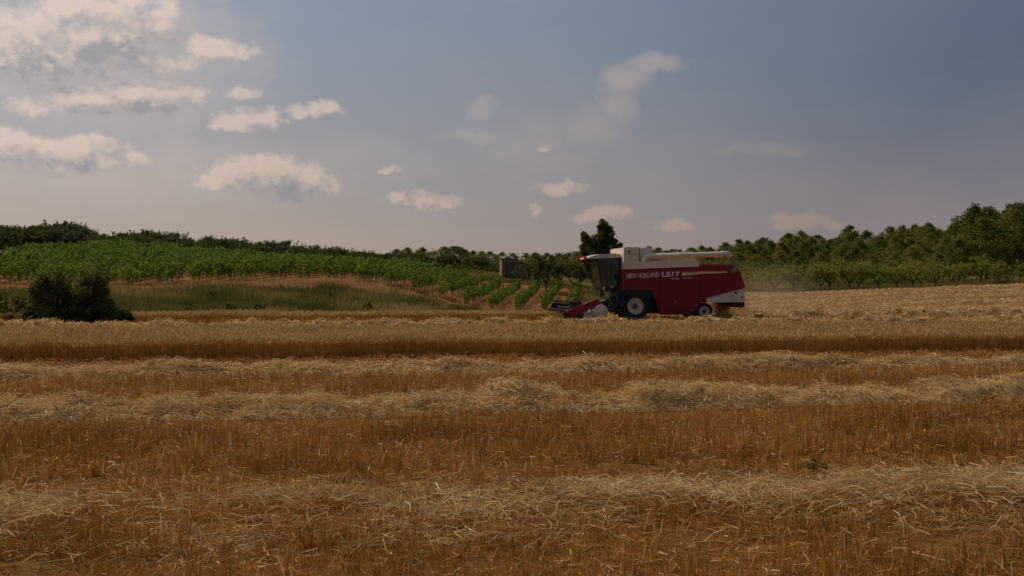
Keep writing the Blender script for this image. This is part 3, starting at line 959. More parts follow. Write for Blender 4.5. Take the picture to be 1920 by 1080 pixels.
for v in vines:
    _, xx, d, u0 = v
    s, rot = vr.uniform(.85, 1.12) * float(np.interp(u0, [-.24, -.13, -.05], [1, .86, .74])) * float(np.interp(d, [84, 108], [1, .86 if u0 > -.13 else 1])), -ROWA + vr.choice((0, math.pi))
    if id(v) in near:
        ml, mt, ms = VME[vr.randrange(len(VME))]
        o = link('grapevine', ml)
        link('trunk', mt, o)
        link('stake', ms, o)
        o.location = (xx, d, gz(xx, d) - .03)
        o.rotation_euler = (0, 0, rot)
        o.scale = (s, s, s)
        if u0 > -.09:
            tag(o, 'leafy green grapevine in the open rows running uphill over red soil', 'grapevine', 'vines in the open rows')
        else:
            tag(o, 'leafy green grapevine in the dense front of the left vineyard', 'grapevine', 'vines in the dense left vineyard')
    else:
        V, T = VFAR[vr.randrange(len(VFAR))]
        A = np.concatenate([V, T])
        ca, sa = math.cos(rot), math.sin(rot)
        B = np.stack([A[:, 0] * ca - A[:, 1] * sa, A[:, 0] * sa + A[:, 1] * ca, A[:, 2]], 1) * s + np.array([xx, d, gz(xx, d) - .03])
        acc.append(B)
        accr.append(np.full(len(A) // 4, 0.) + np.random.default_rng(int(d * 100)).random(len(A) // 4))
        accm.append(np.concatenate([np.zeros(len(V) // 4), np.ones(len(T) // 4)]))
o = quads('vineyard', np.concatenate(acc), [M_VINE, M_BARK], mi=np.concatenate(accm), rnd=np.concatenate(accr))
tag(o, 'dense mass of bright green vines farther up the left hillside', 'vineyard', kind='stuff')

# --- grass on the bank and the field margins
def grass(name, label, dens, u0, u1, d0f, d1f, h0, h1, w, seed):
    g = np.random.default_rng(seed)
    nn = int(dens)
    u = g.uniform(u0, u1, nn)
    a, bb = d0f(u), d1f(u)
    d = a + (bb - a) * g.random(nn)
    x = u * d
    k = (fbm(x * .8, d * .8, seed) > .34) & (bb - a > .6)
    x, d = x[k], d[k]
    patch = fbm(x * .16, d * .22, seed + 3)
    h = g.uniform(h0, h1, len(x)) * (.25 + 1.5 * fbm(x * .55, d * .35, seed + 7) ** 1.3)
    la, ls = g.uniform(0, 6.28, len(x)), g.gamma(1.8, .16, len(x))
    v = np.stack([np.cos(la) * ls * h, np.sin(la) * ls * h, h], 1)
    an = g.uniform(0, 6.28, len(x))
    s = np.stack([np.cos(an), np.sin(an), 0 * an], 1) * (w * g.uniform(.5, 1.4, len(x)) * .5)[:, None]
    b = np.stack([x, d, ground_z(x, d) - .02], 1)
    rn = np.clip(2.2 * (patch - .5) + .55 + g.normal(0, .25, len(x)), 0, 1)
    o = quads(name, ribbon(b, v, s, .25), M_GRASS, rnd=rn)
    return tag(o, label, 'grass', kind='stuff')
grass('bank_grass', 'tall green and straw coloured grass on the bank below the vineyard', 75000, -.56, -.015, lambda u: field_edge(u) - .4, lambda u: bank_top(u) - .5, .2, .62, .035, 51)
grass('dry_grass', 'dry yellowish grass on the slope behind the harvester', 42000, -.06, .24, lambda u: np.maximum(field_edge(u), np.interp(u, [-.06, .05, .07], [114, 112, 75])), lambda u: 128 + 0 * u, .2, .5, .05, 52)
grass('dry_grass', 'dry yellowish grass along the edge of the almond orchard', 30000, .2, .52, lambda u: field_edge(u) - 1, lambda u: 126 + 0 * u, .2, .5, .05, 53)
grass('track_grass', 'sparse dry weeds on the red soil track edge', 9000, -.56, .05, lambda u: np.maximum(bank_top(u), field_edge(u)), lambda u: 84 + 0 * u, .1, .35, .04, 54)

# --- weeds in the stubble
def weed(x, y, r, h, label, seed):
    g = np.random.default_rng(seed)
    V = leaves(g, [(g.normal(0, r * .5), g.normal(0, r * .4), h * g.uniform(.3, .9)) for i in range(9)], [r * .35] * 9, [26] * 9, .035, .8)
    T = np.concatenate([tube_quads([(0, 0, -.02), (g.normal(0, r * .4), g.normal(0, r * .4), h)], [.004, .002], 4) for i in range(5)])
    o = quads('weed', np.concatenate([V, T]), M_WEED, rnd=g.random((len(V) + len(T)) // 4))
    o.location = (x, y, gz(x, y))
    return tag(o, label, 'weed')
weed(2.8, 10.0, .16, .13, 'low grey green weed growing among the stubble at the right', 1)

# ------------------------------------------------------------------ brick hut
def bm_obj(name, bm, mat, parent=None, smooth=False, bevel=0.0):
    if bevel:
        bmesh.ops.bevel(bm, geom=[e for e in bm.edges if e.calc_face_angle(0) > .5], offset=bevel, segments=2, affect='EDGES', clamp_overlap=True)
    bmesh.ops.recalc_face_normals(bm, faces=bm.faces)
    me = bpy.data.meshes.new(name)
    bm.to_mesh(me)
    bm.free()
    if smooth:
        me.polygons.foreach_set('use_smooth', np.ones(len(me.polygons), bool))
        if hasattr(me, 'set_sharp_from_angle'):
            me.set_sharp_from_angle(angle=R(38))
    for m in (mat if isinstance(mat, (list, tuple)) else [mat]):
        me.materials.append(m)
    return link(name, me, parent)

def add_box(bm, x0, x1, y0, y1, z0, z1):
    v = [bm.verts.new(p) for p in ((x0, y0, z0), (x1, y0, z0), (x1, y1, z0), (x0, y1, z0), (x0, y0, z1), (x1, y0, z1), (x1, y1, z1), (x0, y1, z1))]
    for f in ((0, 3, 2, 1), (4, 5, 6, 7), (0, 1, 5, 4), (1, 2, 6, 5), (2, 3, 7, 6), (3, 0, 4, 7)):
        bm.faces.new([v[i] for i in f])

def add_prism(bm, poly, y0, y1):
    """polygon in the x-z plane drawn out from y0 to y1"""
    a = [bm.verts.new((x, y0, z)) for x, z in poly]
    b = [bm.verts.new((x, y1, z)) for x, z in poly]
    bm.faces.new(a)
    bm.faces.new(b[::-1])
    for i in range(len(poly)):
        j = (i + 1) % len(poly)
        bm.faces.new((a[i], b[i], b[j], a[j]))

def add_lathe(bm, prof, c, axis='y', seg=32, caps=True):
    """profile (offset along the axis, radius) turned about an axis through c"""
    rings = []
    for (o_, r) in prof:
        ring = []
        for k in range(seg):
            a = 2 * math.pi * k / seg
            if axis == 'y':
                p = (c[0] + r * math.cos(a), c[1] + o_, c[2] + r * math.sin(a))
            elif axis == 'z':
                p = (c[0] + r * math.cos(a), c[1] + r * math.sin(a), c[2] + o_)
            else:
                p = (c[0] + o_, c[1] + r * math.cos(a), c[2] + r * math.sin(a))
            ring.append(bm.verts.new(p))
        rings.append(ring)
    for a, b in zip(rings[:-1], rings[1:]):
        for k in range(seg):
            j = (k + 1) % seg
            bm.faces.new((a[k], a[j], b[j], b[k]))
    if not caps:
        return
    if prof[0][1] > 1e-4:
        bm.faces.new(rings[0][::-1])
    if prof[-1][1] > 1e-4:
        bm.faces.new(rings[-1])

def add_tube(bm, path, rad, seg=10, closed_ends=True):
    path = [Vector(p) for p in path]
    rads = rad if isinstance(rad, (list, tuple)) else [rad] * len(path)
    rings = []
    for i, p in enumerate(path):
        d = (path[min(i + 1, len(path) - 1)] - path[max(i - 1, 0)]).normalized()
        ref = Vector((0, 1, 0)) if abs(d.y) < .9 else Vector((0, 0, 1))
        s1 = d.cross(ref).normalized()
        s2 = d.cross(s1)
        rings.append([bm.verts.new(p + s1 * (rads[i] * math.cos(2 * math.pi * k / seg)) + s2 * (rads[i] * math.sin(2 * math.pi * k / seg))) for k in range(seg)])
    for a, b in zip(rings[:-1], rings[1:]):
        for k in range(seg):
            j = (k + 1) % seg
            bm.faces.new((a[k], a[j], b[j], b[k]))
    if closed_ends:
        bm.faces.new(rings[0][::-1])
        bm.faces.new(rings[-1])

def brick_mat():
    m, n, b, out = principled('hut_brick')
    tc = n.node('ShaderNodeTexCoord').outputs['Object']
    sp = n.node('ShaderNodeSeparateXYZ')
    n.put(sp.inputs[0], tc)
    br = n.node('ShaderNodeTexBrick')
    n.put(br.inputs['Vector'], n.xyz(n.m('ADD', sp.outputs[0], sp.outputs[1]), sp.outputs[2], 0))
    br.inputs['Scale'].default_value = 4.0
    br.inputs['Color1'].default_value = (.27, .135, .07, 1)
    br.inputs['Color2'].default_value = (.22, .12, .07, 1)
    br.inputs['Mortar'].default_value = (.25, .17, .11, 1)
    n.put(b.inputs['Base Color'], n.mix(n.rng(n.noise(tc, 2, 5), .4, .7), br.outputs[0], (.20, .125, .075)))
    b.inputs['Roughness'].default_value = .95
    return m
M_BRICK = brick_mat()
M_HUTDOOR = plain('hut_door', (.11, .115, .09), .8, dirt=(.06, .06, .05))
M_TILE = plain('hut_tile', (.34, .19, .11), .9, dirt=(.2, .11, .07))
def hut():
    d = 120.0
    e = bpy.data.objects.new('brick_hut', None)
    COL.objects.link(e)
    x0 = (941 - 960) / 2059 * d
    e.location = (x0, d, 1.7 + 22.5 / 2059 * d)
    e.location.z = 1.7 + (540 - 517) / 2059 * d
    e.rotation_euler = (0, 0, R(7))
    e.scale = (1.0, .95, .92)
    bm = bmesh.new()
    add_box(bm, 0, .36, 0, 2.4, -.5, 2.0)
    add_box(bm, 1.34, 1.72, 0, 2.4, -.6, 2.0)
    add_box(bm, .36, 1.34, 0, 2.4, 1.6, 2.0)
    add_box(bm, .36, 1.34, .22, 2.4, -.6, 1.6)
    bm_obj('wall', bm, M_BRICK, e)
    bm = bmesh.new()
    add_box(bm, .363, 1.337, .14, .217, -.5, 1.597)
    for k in range(5):
        add_box(bm, .42 + k * .18, .56 + k * .18, .118, .138, -.4, 1.54)
    bm_obj('door', bm, M_HUTDOOR, e)
    bm = bmesh.new()
    add_prism(bm, [(1.722, -.7), (3.2, -.9), (3.2, 1.22), (1.722, 1.74)], .15, 2.3)
    bm_obj('lean_to', bm, M_BRICK, e)
    bm = bmesh.new()
    add_prism(bm, [(1.723, 1.745), (3.3, 1.19), (3.3, 1.27), (1.723, 1.83)], .0, 2.45)
    add_box(bm, -.06, 1.70, -.06, 2.46, 2.003, 2.08)
    bm_obj('roof', bm, M_TILE, e)
    tag(e, 'small square brick hut with a grey door and sloping lean-to beyond the vines', 'hut')
hut()

# ------------------------------------------------------------------ combine harvester
RED = plain('red_paint', (.245, .008, .018), .42, spec=.3, dirt=(.19, .035, .025), dscale=1.3)
WHITE = plain('white_paint', (.80, .68, .53), .45, dirt=(.42, .35, .26), dscale=1.6)
CREAM = plain('rim_paint', (.62, .52, .36), .5, dirt=(.38, .24, .12), dscale=5)
DARK = plain('dark_steel', (.018, .018, .018), .6, dirt=(.05, .04, .03), dscale=3)
TYRE = plain('tyre_rubber', (.016, .016, .017), .85, dirt=(.05, .04, .028), dscale=5, bump=.2)
STEEL = plain('galvanised_steel', (.50, .48, .45), .35, metal=.7, dirt=(.35, .30, .24), dscale=4)
CHROME = plain('bright_steel', (.66, .56, .46), .4, metal=.35)
GREYD = plain('dusty_cover', (.48, .42, .34), .7, dirt=(.30, .22, .14), dscale=4)
HOSE = plain('rubber_hose', (.24, .16, .10), .6, dirt=(.36, .25, .16), dscale=6)
ORANGE = plain('orange_decal', (.72, .30, .04), .5)
YELLOWW = plain('cream_decal', (.72, .58, .40), .5)
LETTER = plain('letter_white', (.66, .60, .56), .5)
LAMPRED = plain('red_lens', (.65, .03, .02), .25)
RAILC = plain('rail_paint', (.50, .36, .20), .6)
SEATM = plain('seat_cloth', (.02, .022, .024), .9)
def glass_mat():
    m, n, b, out = principled('tinted_glass')
    tr = n.node('ShaderNodeBsdfTransparent')
    tr.inputs[0].default_value = (.26, .52, .42, 1)
    gl = n.node('ShaderNodeBsdfGlossy')
    gl.inputs['Roughness'].default_value = .04
    gl.inputs[0].default_value = (.8, .9, .85, 1)
    fr = n.node('ShaderNodeFresnel')
    fr.inputs[0].default_value = 1.5
    mx = n.node('ShaderNodeMixShader')
    n.put(mx.inputs[0], fr.outputs[0])
    n.t.links.new(tr.outputs[0], mx.inputs[1])
    n.t.links.new(gl.outputs[0], mx.inputs[2])
    n.t.links.new(mx.outputs[0], out.inputs[0])
    return m
GLASS = glass_mat()

H0 = bpy.data.objects.new('combine_harvester', None)
COL.objects.link(H0)
H0.location = (6.5, 57.0, gz(6.5, 57.0))
H0.rotation_euler = (0, 0, R(10))
tag(H0, 'red and white combine harvester cutting the crop, unloading tube folded back', 'combine harvester')
W = 2.7      # body width; local x runs to the rear, y away from the camera

def part(name, mat, fn, parent=None, bevel=0.0, smooth=False):
    bm = bmesh.new()
    fn(bm)
    return bm_obj(name, bm, mat, parent or H0, smooth, bevel)

body = part('body', RED, lambda bm: add_prism(bm, [(-.72, 2.64), (3.39, 2.80), (3.40, 2.88), (5.44, 2.86), (5.86, 1.83), (5.84, 1.70), (3.69, 1.16), (3.39, .82), (3.2, .48), (2.35, .33), (1.24, .33), (1.17, .61), (.80, 1.62), (-.86, 1.62), (-.72, 2.1)], .05, W - .05))
for ya, yb in ((0, .048), (W - .048, W)):
    part('side_panel', RED, lambda bm: add_prism(bm, [(-.74, 2.63), (1.22, 2.705), (1.22, 1.05), (1.02, 1.05), (.78, 1.6), (-.89, 1.6), (-.74, 2.11)], ya, yb), bevel=.012)
    part('side_panel', RED, lambda bm: add_prism(bm, [(1.235, 2.705), (3.39, 2.79), (3.39, .78), (3.27, .5), (2.35, .29), (1.235, .29)], ya, yb), bevel=.012)
    part('side_panel', RED, lambda bm: add_prism(bm, [(3.405, 2.885), (5.47, 2.88), (5.9, 1.83), (5.88, 1.69), (3.69, 1.14), (3.405, .8)], ya, yb), bevel=.012)
part('tank_side', WHITE, lambda bm: add_prism(bm, [(-.71, 3.01), (3.33, 3.17), (3.40, 2.81), (-.71, 2.65)], .015, W - .015), bevel=.015)
def seams(bm):
    add_box(bm, -.70, .10, -.012, -.004, 3.008, 3.022)
gt = part('grain_tank', WHITE, lambda bm: add_prism(bm, [(-.72, 3.77), (-.55, 3.80), (.09, 3.81), (.12, 3.14), (.12, 3.03), (-.72, 3.00)], .02, W - .02), bevel=.02)
part('tank_extension', WHITE, lambda bm: add_prism(bm, [(.125, 3.77), (.88, 3.79), (.98, 3.10), (.125, 3.05)], .28, W - .28), bevel=.02)
part('panel_gap', DARK, lambda bm: (add_box(bm, -.70, .10, .004, .018, 3.44, 3.452), add_box(bm, .095, .122, .004, .018, 3.10, 3.78)), parent=gt)
part('tank_cap', DARK, lambda bm: add_lathe(bm, [(-.015, .055), (.015, .06), (.03, .06)], (-.42, .0, 3.56)), parent=gt, smooth=True)
part('engine_deck', WHITE, lambda bm: add_box(bm, .99, 3.30, .3, W - .3, 3.06, 3.24), bevel=.03)
def rail(bm):
    for yy in (.75, W - .75):
        add_tube(bm, [(1.40, yy, 3.25), (1.40, yy, 3.52), (3.28, yy, 3.60), (3.28, yy, 3.2)], .022)
        for q in (1.95, 2.6):
            add_tube(bm, [(q, yy, 3.2), (q, yy, 3.53 + .043 * (q - 1.4))], .018)
    for q in (1.40, 3.28):
        add_tube(bm, [(q, .75, 3.5 + .05 * (q > 2)), (q, W - .75, 3.5 + .05 * (q > 2))], .022)
part('handrail', RAILC, rail, smooth=True)
part('air_intake', DARK, lambda bm: add_lathe(bm, [(0, .10), (.35, .10), (.36, .16), (.46, .16), (.5, .05)], (2.0, 1.3, 3.2), 'z', 20), smooth=True)
part('exhaust_pipe', DARK, lambda bm: add_tube(bm, [(2.42, 1.5, 3.2), (2.42, 1.5, 3.58), (2.54, 1.5, 3.66)], .06), smooth=True)
part('engine_screen', DARK, lambda bm: add_box(bm, 1.5, 2.9, .95, W - .95, 3.243, 3.40), bevel=.03)
# unloading tube
tb = part('unloading_tube', WHITE, lambda bm: add_tube(bm, [(.36, .12, 2.98), (.36, .12, 3.12), (.43, .14, 3.25), (.58, .16, 3.31), (.9, .17, 3.33), (4.72, .22, 3.47)], [.145, .145, .145, .145, .14, .14], 20), smooth=True)
part('tube_flange', CHROME, lambda bm: add_tube(bm, [(4.70, .22, 3.468), (4.78, .22, 3.472)], .175, 20), parent=tb, smooth=True)
part('tube_spout', CHROME, lambda bm: add_tube(bm, [(4.78, .22, 3.47), (4.95, .22, 3.49), (5.10, .20, 3.44), (5.18, .17, 3.32)], [.15, .155, .15, .14], 20), parent=tb, smooth=True)
def hose(bm):
    pts = [Vector(p) for p in ((5.16, .18, 3.34), (5.25, .12, 3.12), (5.36, .02, 2.92), (5.38, -.10, 2.74), (5.24, -.17, 2.60), (5.02, -.18, 2.54))]
    path, rad = [], []
    for i in range(len(pts) - 1):
        for k in range(6):
            path.append(pts[i].lerp(pts[i + 1], k / 6))
            rad.append(.12 + (.016 if k % 2 else 0))
    path.append(pts[-1]); rad.append(.11)
    add_tube(bm, path, rad, 16)
part('spout_hose', HOSE, hose, parent=tb, smooth=True)
# rear hood and chopper
hd = part('straw_hood', WHITE, lambda bm: add_prism(bm, [(3.74, 1.14), (5.86, 1.675), (5.90, 1.66), (5.93, .95), (5.5, .93), (3.82, .92)], .06, W - .06), bevel=.02)
part('hood_latch', DARK, lambda bm: (add_prism(bm, [(5.30, 1.44), (5.40, 1.50), (5.52, 1.40), (5.46, 1.36)], .03, .058), add_box(bm, 5.72, 5.80, .03, .058, 1.16, 1.26)), parent=hd)
part('straw_chopper', plain('chopper_paint', (.10, .012, .02), .6, dirt=(.03, .02, .02)), lambda bm: add_prism(bm, [(5.27, .925), (5.95, .925), (5.97, .70), (5.80, .64), (5.30, .68)], .2, W - .2), bevel=.02)
# dark working parts between the wheels
part('chassis', DARK, lambda bm: add_prism(bm, [(-.86, 1.615), (.80, 1.615), (1.16, .65), (1.22, .36), (3.3, .42), (3.36, .74), (3.6, 1.1), (3.4, .3), (-.55, .42), (-.85, .8)][:7] + [(3.55, .5), (-.55, .45), (-.86, .8)], .42, W - .42))
part('gearbox', DARK, lambda bm: (add_box(bm, -.75, .75, .12, .415, 1.02, 1.52), add_lathe(bm, [(-.08, .2), (.1, .2)], (-.5, .1, 1.28)), add_lathe(bm, [(-.08, .13), (.1, .13)], (.15, .1, 1.36))), bevel=.02)
part('drive_belt', plain('belt', (.06, .055, .05), .7), lambda bm: add_tube(bm, [(-.5, .01, 1.50), (.15, .01, 1.51), (.3, .01, 1.36), (.15, .01, 1.22), (-.5, .01, 1.07), (-.72, .01, 1.28), (-.5, .01, 1.50)], .018, 6), smooth=True)
part('fender', DARK, lambda bm: add_prism(bm, [(-.9, 1.60), (.76, 1.60), (1.0, 1.06), (.9, 1.06), (.70, 1.50), (-.9, 1.50)], .03, .5))
part('rear_axle', DARK, lambda bm: (add_box(bm, 3.58, 3.84, .35, W - .35, .36, .56), add_box(bm, 2.6, 3.75, .7, W - .7, .5, .8)), bevel=.03)
part('front_axle', DARK, lambda bm: add_box(bm, -.3, .1, .4, W - .4, .36, .62), bevel=.03)
# wheels
def wheel(name, cx, cy, r, rr, w, side, lugs):
    t = part(name, CREAM, lambda bm: add_lathe(bm, [(-w * .40 * side, rr), (-w * .42 * side, rr * .95), (-w * .30 * side, rr * .90), (-w * .15 * side, rr * .55), (-w * .18 * side, rr * .30), (w * .35 * side, rr * .3), (w * .4 * side, rr)], (cx, cy, r - .01), 'y', 32, False), smooth=True)
    def ty(bm):
        add_lathe(bm, [(-w * .36, rr * .98), (-w * .5, rr * 1.15), (-w * .5, r * .9), (-w * .40, r * .97), (0, r * .985), (w * .40, r * .97), (w * .5, r * .9), (w * .5, rr * 1.15), (w * .36, rr * .98)], (cx, cy, r - .01), 'y', 44, False)
        for k in range(lugs):
            for sg in (-1, 1):
                a = 2 * math.pi * (k + (.5 if sg > 0 else 0)) / lugs
                M = Matrix.Translation((cx, cy, r - .01)) @ Matrix.Rotation(a, 4, 'Y')
                vs = []
                for (dx, dy, dz) in ((-.03, 0, r * .95), (.03, 0, r * .95), (.03, 0, r), (-.03, 0, r)):
                    vs.append(bm.verts.new(M @ Vector((dx - .05, 0.0, dz))))
                    vs.append(bm.verts.new(M @ Vector((dx + .05, sg * w * .5, dz - .02))))
                a0, b0, a1, b1, a2, b2, a3, b3 = vs
                for f in ((a0, a1, a2, a3), (b0, b3, b2, b1), (a0, b0, b1, a1), (a1, b1, b2, a2), (a2, b2, b3, a3), (a3, b3, b0, a0)):
                    bm.faces.new(f)
    part('tyre', TYRE, ty, parent=t, smooth=True)
    def hub(bm):
        add_lathe(bm, [(-w * .30 * side, .0), (-w * .30 * side, rr * .2), (-w * .24 * side, rr * .3), (-w * .12 * side, rr * .34)], (cx, cy, r - .01), 'y', 20)
        for k in range(8):
            a = k * math.pi / 4
            add_lathe(bm, [(-w * .22 * side, .018), (-w * .15 * side, .018)], (cx + rr * .42 * math.cos(a), cy, r - .01 + rr * .42 * math.sin(a)), 'y', 6)
    part('hub', plain('hub_rust', (.12, .05, .025), .7), hub, parent=t, smooth=True)
wheel('wheel', -.10, .16, .75, .44, .50, 1, 18)
wheel('wheel', -.10, W - .16, .75, .44, .50, -1, 18)
wheel('wheel', 3.71, .26, .46, .29, .32, 1, 14)
wheel('wheel', 3.71, W - .26, .46, .29, .32, -1, 14)
# cab
CY0, CY1 = .52, 2.18
cr = part('cab_roof', plain('roof_paint', (.62, .52, .47), .4, dirt=(.45, .36, .30)), lambda bm: add_prism(bm, [(-2.57, 3.235), (-2.35, 3.32), (-1.90, 3.44), (-1.05, 3.485), (-.78, 3.44), (-.72, 3.28), (-2.05, 3.215), (-2.57, 3.19)], CY0 - .1, CY1 + .1), bevel=.03)
part('marker_lamp', LAMPRED, lambda bm: (add_box(bm, -2.72, -2.585, CY0 - .08, CY0 + .14, 3.19, 3.34), add_box(bm, -2.72, -2.585, CY1 - .14, CY1 + .08, 3.19, 3.34)), parent=cr, bevel=.02)
part('visor', DARK, lambda bm: add_prism(bm, [(-2.50, 3.185), (-2.05, 3.21), (-2.05, 3.12), (-2.42, 3.13)], CY0, CY1), parent=cr)
FB, FT, RB, RT = (-1.76, 1.80), (-2.02, 3.21), (-.75, 1.83), (-.75, 3.27)
def pane(bm, y):
    add_prism(bm, [FB, RB, RT, FT], y, y + .01)
for yy in (CY0, CY1):
    part('side_window', GLASS, lambda bm: pane(bm, yy))
part('windscreen', GLASS, lambda bm: add_prism(bm, [(-1.775, 1.80), (-1.765, 1.80), (-2.025, 3.2), (-2.035, 3.2)], CY0 + .03, CY1 - .03))
def pillars(bm):
    for y in (CY0 - .012, CY1 - .012):
        add_prism(bm, [(-1.80, 1.80), (-1.70, 1.80), (-1.96, 3.21), (-2.06, 3.21)], y, y + .05)
        add_prism(bm, [(-.83, 1.82), (-.745, 1.82), (-.745, 3.27), (-.83, 3.27)], y, y + .05)
        add_prism(bm, [(-1.30, 1.82), (-1.25, 1.82), (-1.22, 3.25), (-1.27, 3.25)], y, y + .04)
part('cab_frame', DARK, pillars)
part('cab_rear_wall', DARK, lambda bm: add_box(bm, -.742, -.70, CY0, CY1, 1.62, 3.26))
cf = part('cab_floor', DARK, lambda bm: add_prism(bm, [(-1.80, 1.80), (-.72, 1.83), (-.72, 1.56), (-1.35, 1.52), (-1.72, 1.62)], CY0 - .02, CY1 + .02), bevel=.02)
part('work_lamp', YELLOWW, lambda bm: (add_box(bm, -1.70, -1.62, CY0 - .10, CY0 - .025, 1.58, 1.77), add_box(bm, -1.32, -1.16, CY0 - .08, CY0 - .025, 1.72, 1.79)), parent=cf, bevel=.01)
part('driver_seat', SEATM, lambda bm: (add_box(bm, -1.35, -.88, 1.1, 1.6, 2.1, 2.25), add_prism(bm, [(-.98, 2.25), (-.86, 2.25), (-.80, 2.95), (-.90, 2.95)], 1.1, 1.6), add_box(bm, -1.2, -1.0, 1.25, 1.45, 1.8, 2.1)), bevel=.04)
part('steering_wheel', DARK, lambda bm: (add_tube(bm, [(-1.66, 1.35, 1.8), (-1.55, 1.35, 2.4)], .035), add_tube(bm, [(-1.55 + .2 * math.cos(a) * .9, 1.35 + .2 * math.sin(a), 2.42 - .07 * math.cos(a)) for a in [k * math.pi / 8 for k in range(17)]], .018, 6)), smooth=True)
part('mirror', RED, lambda bm: (add_box(bm, -.90, -.78, -.16, -.08, 2.18, 2.42), add_tube(bm, [(-.80, -.1, 2.40), (-.76, .02, 2.44)], .014), add_box(bm, -.86, -.76, -.06, .0, 2.06, 2.16)), bevel=.01)
def ladder(bm):
    for q in (-1.42, -1.05):
        add_tube(bm, [(q, .10, 1.62), (q - .04, .06, .50)], .02)
    for k in range(4):
        add_box(bm, -1.46, -1.05, .03, .16, .52 + .27 * k, .55 + .27 * k)
    add_tube(bm, [(-1.45, .12, 1.6), (-1.40, .08, 2.05), (-1.38, .06, 1.58)], .015)
part('ladder', plain('ladder_paint', (.10, .045, .03), .7), ladder)
part('hydraulic_hose', DARK, lambda bm: (add_tube(bm, [(-1.25, .3, 1.55), (-1.18, .2, 1.2), (-1.35, .1, .85), (-1.7, 0, .62), (-2.0, -.1, .6)], .022), add_tube(bm, [(-1.1, .3, 1.5), (-1.0, .25, 1.0), (-1.25, .1, .6), (-1.8, .0, .45)], .02)), smooth=True)
# feeder house and header
part('feeder_house', DARK, lambda bm: add_prism(bm, [(-.6, 1.35), (-.6, .62), (-2.15, .22), (-2.15, .80)], .85, W - .85), bevel=.02)
HY0, HY1 = -.95, 3.75
hdr = part('header', RED, lambda bm: (add_prism(bm, [(-2.05, .90), (-2.12, .92), (-2.20, .28), (-3.0, .12), (-3.0, .08), (-2.05, .2)], HY0, HY1), add_box(bm, -2.09, -2.0, HY0, HY1, .84, .93)), bevel=.008)
for ya, yb in ((HY0 - .05, HY0 - .003), (HY1 + .003, HY1 + .05)):
    dv = part('crop_divider', RED, lambda bm: add_prism(bm, [(-4.02, .44), (-3.98, .50), (-2.45, 1.10), (-2.30, 1.05), (-2.19, .92), (-2.45, .74), (-3.12, .42), (-3.40, .28), (-3.75, .20)], ya, yb), parent=None, bevel=.01)
    part('divider_rib', plain('rib_pink', (.48, .20, .18), .4), lambda bm: add_prism(bm, [(-4.0, .492), (-3.985, .525), (-2.45, 1.128), (-2.45, 1.098)], ya - .012, yb + .012), parent=dv)
part('divider_shoe', DARK, lambda bm: (add_prism(bm, [(-4.15, .46), (-3.90, .40), (-3.60, .18), (-3.85, .06), (-4.05, .12)], HY0 - .02, HY0 + .12), add_prism(bm, [(-3.7, .24), (-3.1, .40), (-3.0, .28), (-3.1, .1), (-3.4, .06)], HY0 - .03, HY0 - .06)), bevel=.01)
part('drive_cover', plain('cover_paint', (.74, .58, .41), .6, dirt=(.40, .28, .18), dscale=4), lambda bm: add_lathe(bm, [(-.09, .02), (-.085, .33), (-.05, .375), (0, .38)], (-2.22, HY0 - .055, .47), 'y', 36), smooth=True)
part('belt_cover', GREYD, lambda bm: (add_prism(bm, [(-3.05, .46), (-2.62, .50), (-2.45, .30), (-2.5, .05), (-2.95, .04), (-3.15, .22)], HY0 - .11, HY0 - .055), add_lathe(bm, [(-.05, .12), (.0, .13)], (-2.68, HY0 - .115, .2), 'y', 20)), bevel=.015)
part('linkage', plain('linkage_rust', (.20, .12, .07), .8), lambda bm: (add_tube(bm, [(-2.95, HY0 - .07, .55), (-2.55, HY0 - .07, .80)], .03), add_tube(bm, [(-2.75, HY0 - .08, .75), (-2.6, HY0 - .08, .45)], .025), add_lathe(bm, [(-.04, .1), (0, .1)], (-2.75, HY0 - .07, .66), 'y', 16)), smooth=True)
def auger(bm):
    add_tube(bm, [(-2.45, HY0 + .05, .45), (-2.45, HY1 - .05, .45)], .16, 16)
    seg = 160
    prev = None
    for k in range(seg + 1):
        f = k / seg
        y = HY0 + .1 + (HY1 - HY0 - .2) * f
        a = (abs(f - .5)) * 2 * math.pi * 5
        q = (bm.verts.new((-2.45 + .15 * math.cos(a), y, .45 + .15 * math.sin(a))), bm.verts.new((-2.45 + .27 * math.cos(a), y, .45 + .27 * math.sin(a))))
        if prev:
            bm.faces.new((prev[0], prev[1], q[1], q[0]))
        prev = q
part('header_auger', STEEL, auger, smooth=True)
RC = (-3.42, .66)
def reel(bm):
    add_tube(bm, [(RC[0], HY0 + .1, RC[1]), (RC[0], HY1 - .1, RC[1])], .06, 12)
    for k in range(6):
        a = k * math.pi / 3 + .3
        cx, cz = RC[0] + .40 * math.cos(a), RC[1] + .36 * math.sin(a)
        add_box(bm, cx - .06, cx + .06, HY0 + .12, HY1 - .12, cz - .02, cz + .02)
        q = HY0 + .2
        while q < HY1 - .2:
            add_tube(bm, [(cx, q, cz), (cx + .05, q, cz - .2)], .008, 4)
            q += .15
        for q in np.linspace(HY0 + .15, HY1 - .15, 5):
            add_tube(bm, [(RC[0], q, RC[1]), (cx, q, cz)], .018, 6)
rl = part('reel', plain('reel_paint', (.022, .018, .022), .6, dirt=(.06, .045, .035)), reel)
part('reel_arm', DARK, lambda bm: (add_tube(bm, [(-2.1, HY0 + .05, .95), (-2.8, HY0 + .05, .98), RC[:1] + (HY0 + .05,) + RC[1:]], .04), add_tube(bm, [(-2.1, HY1 - .05, .95), (-2.8, HY1 - .05, .98), RC[:1] + (HY1 - .05,) + RC[1:]], .04)), smooth=True)
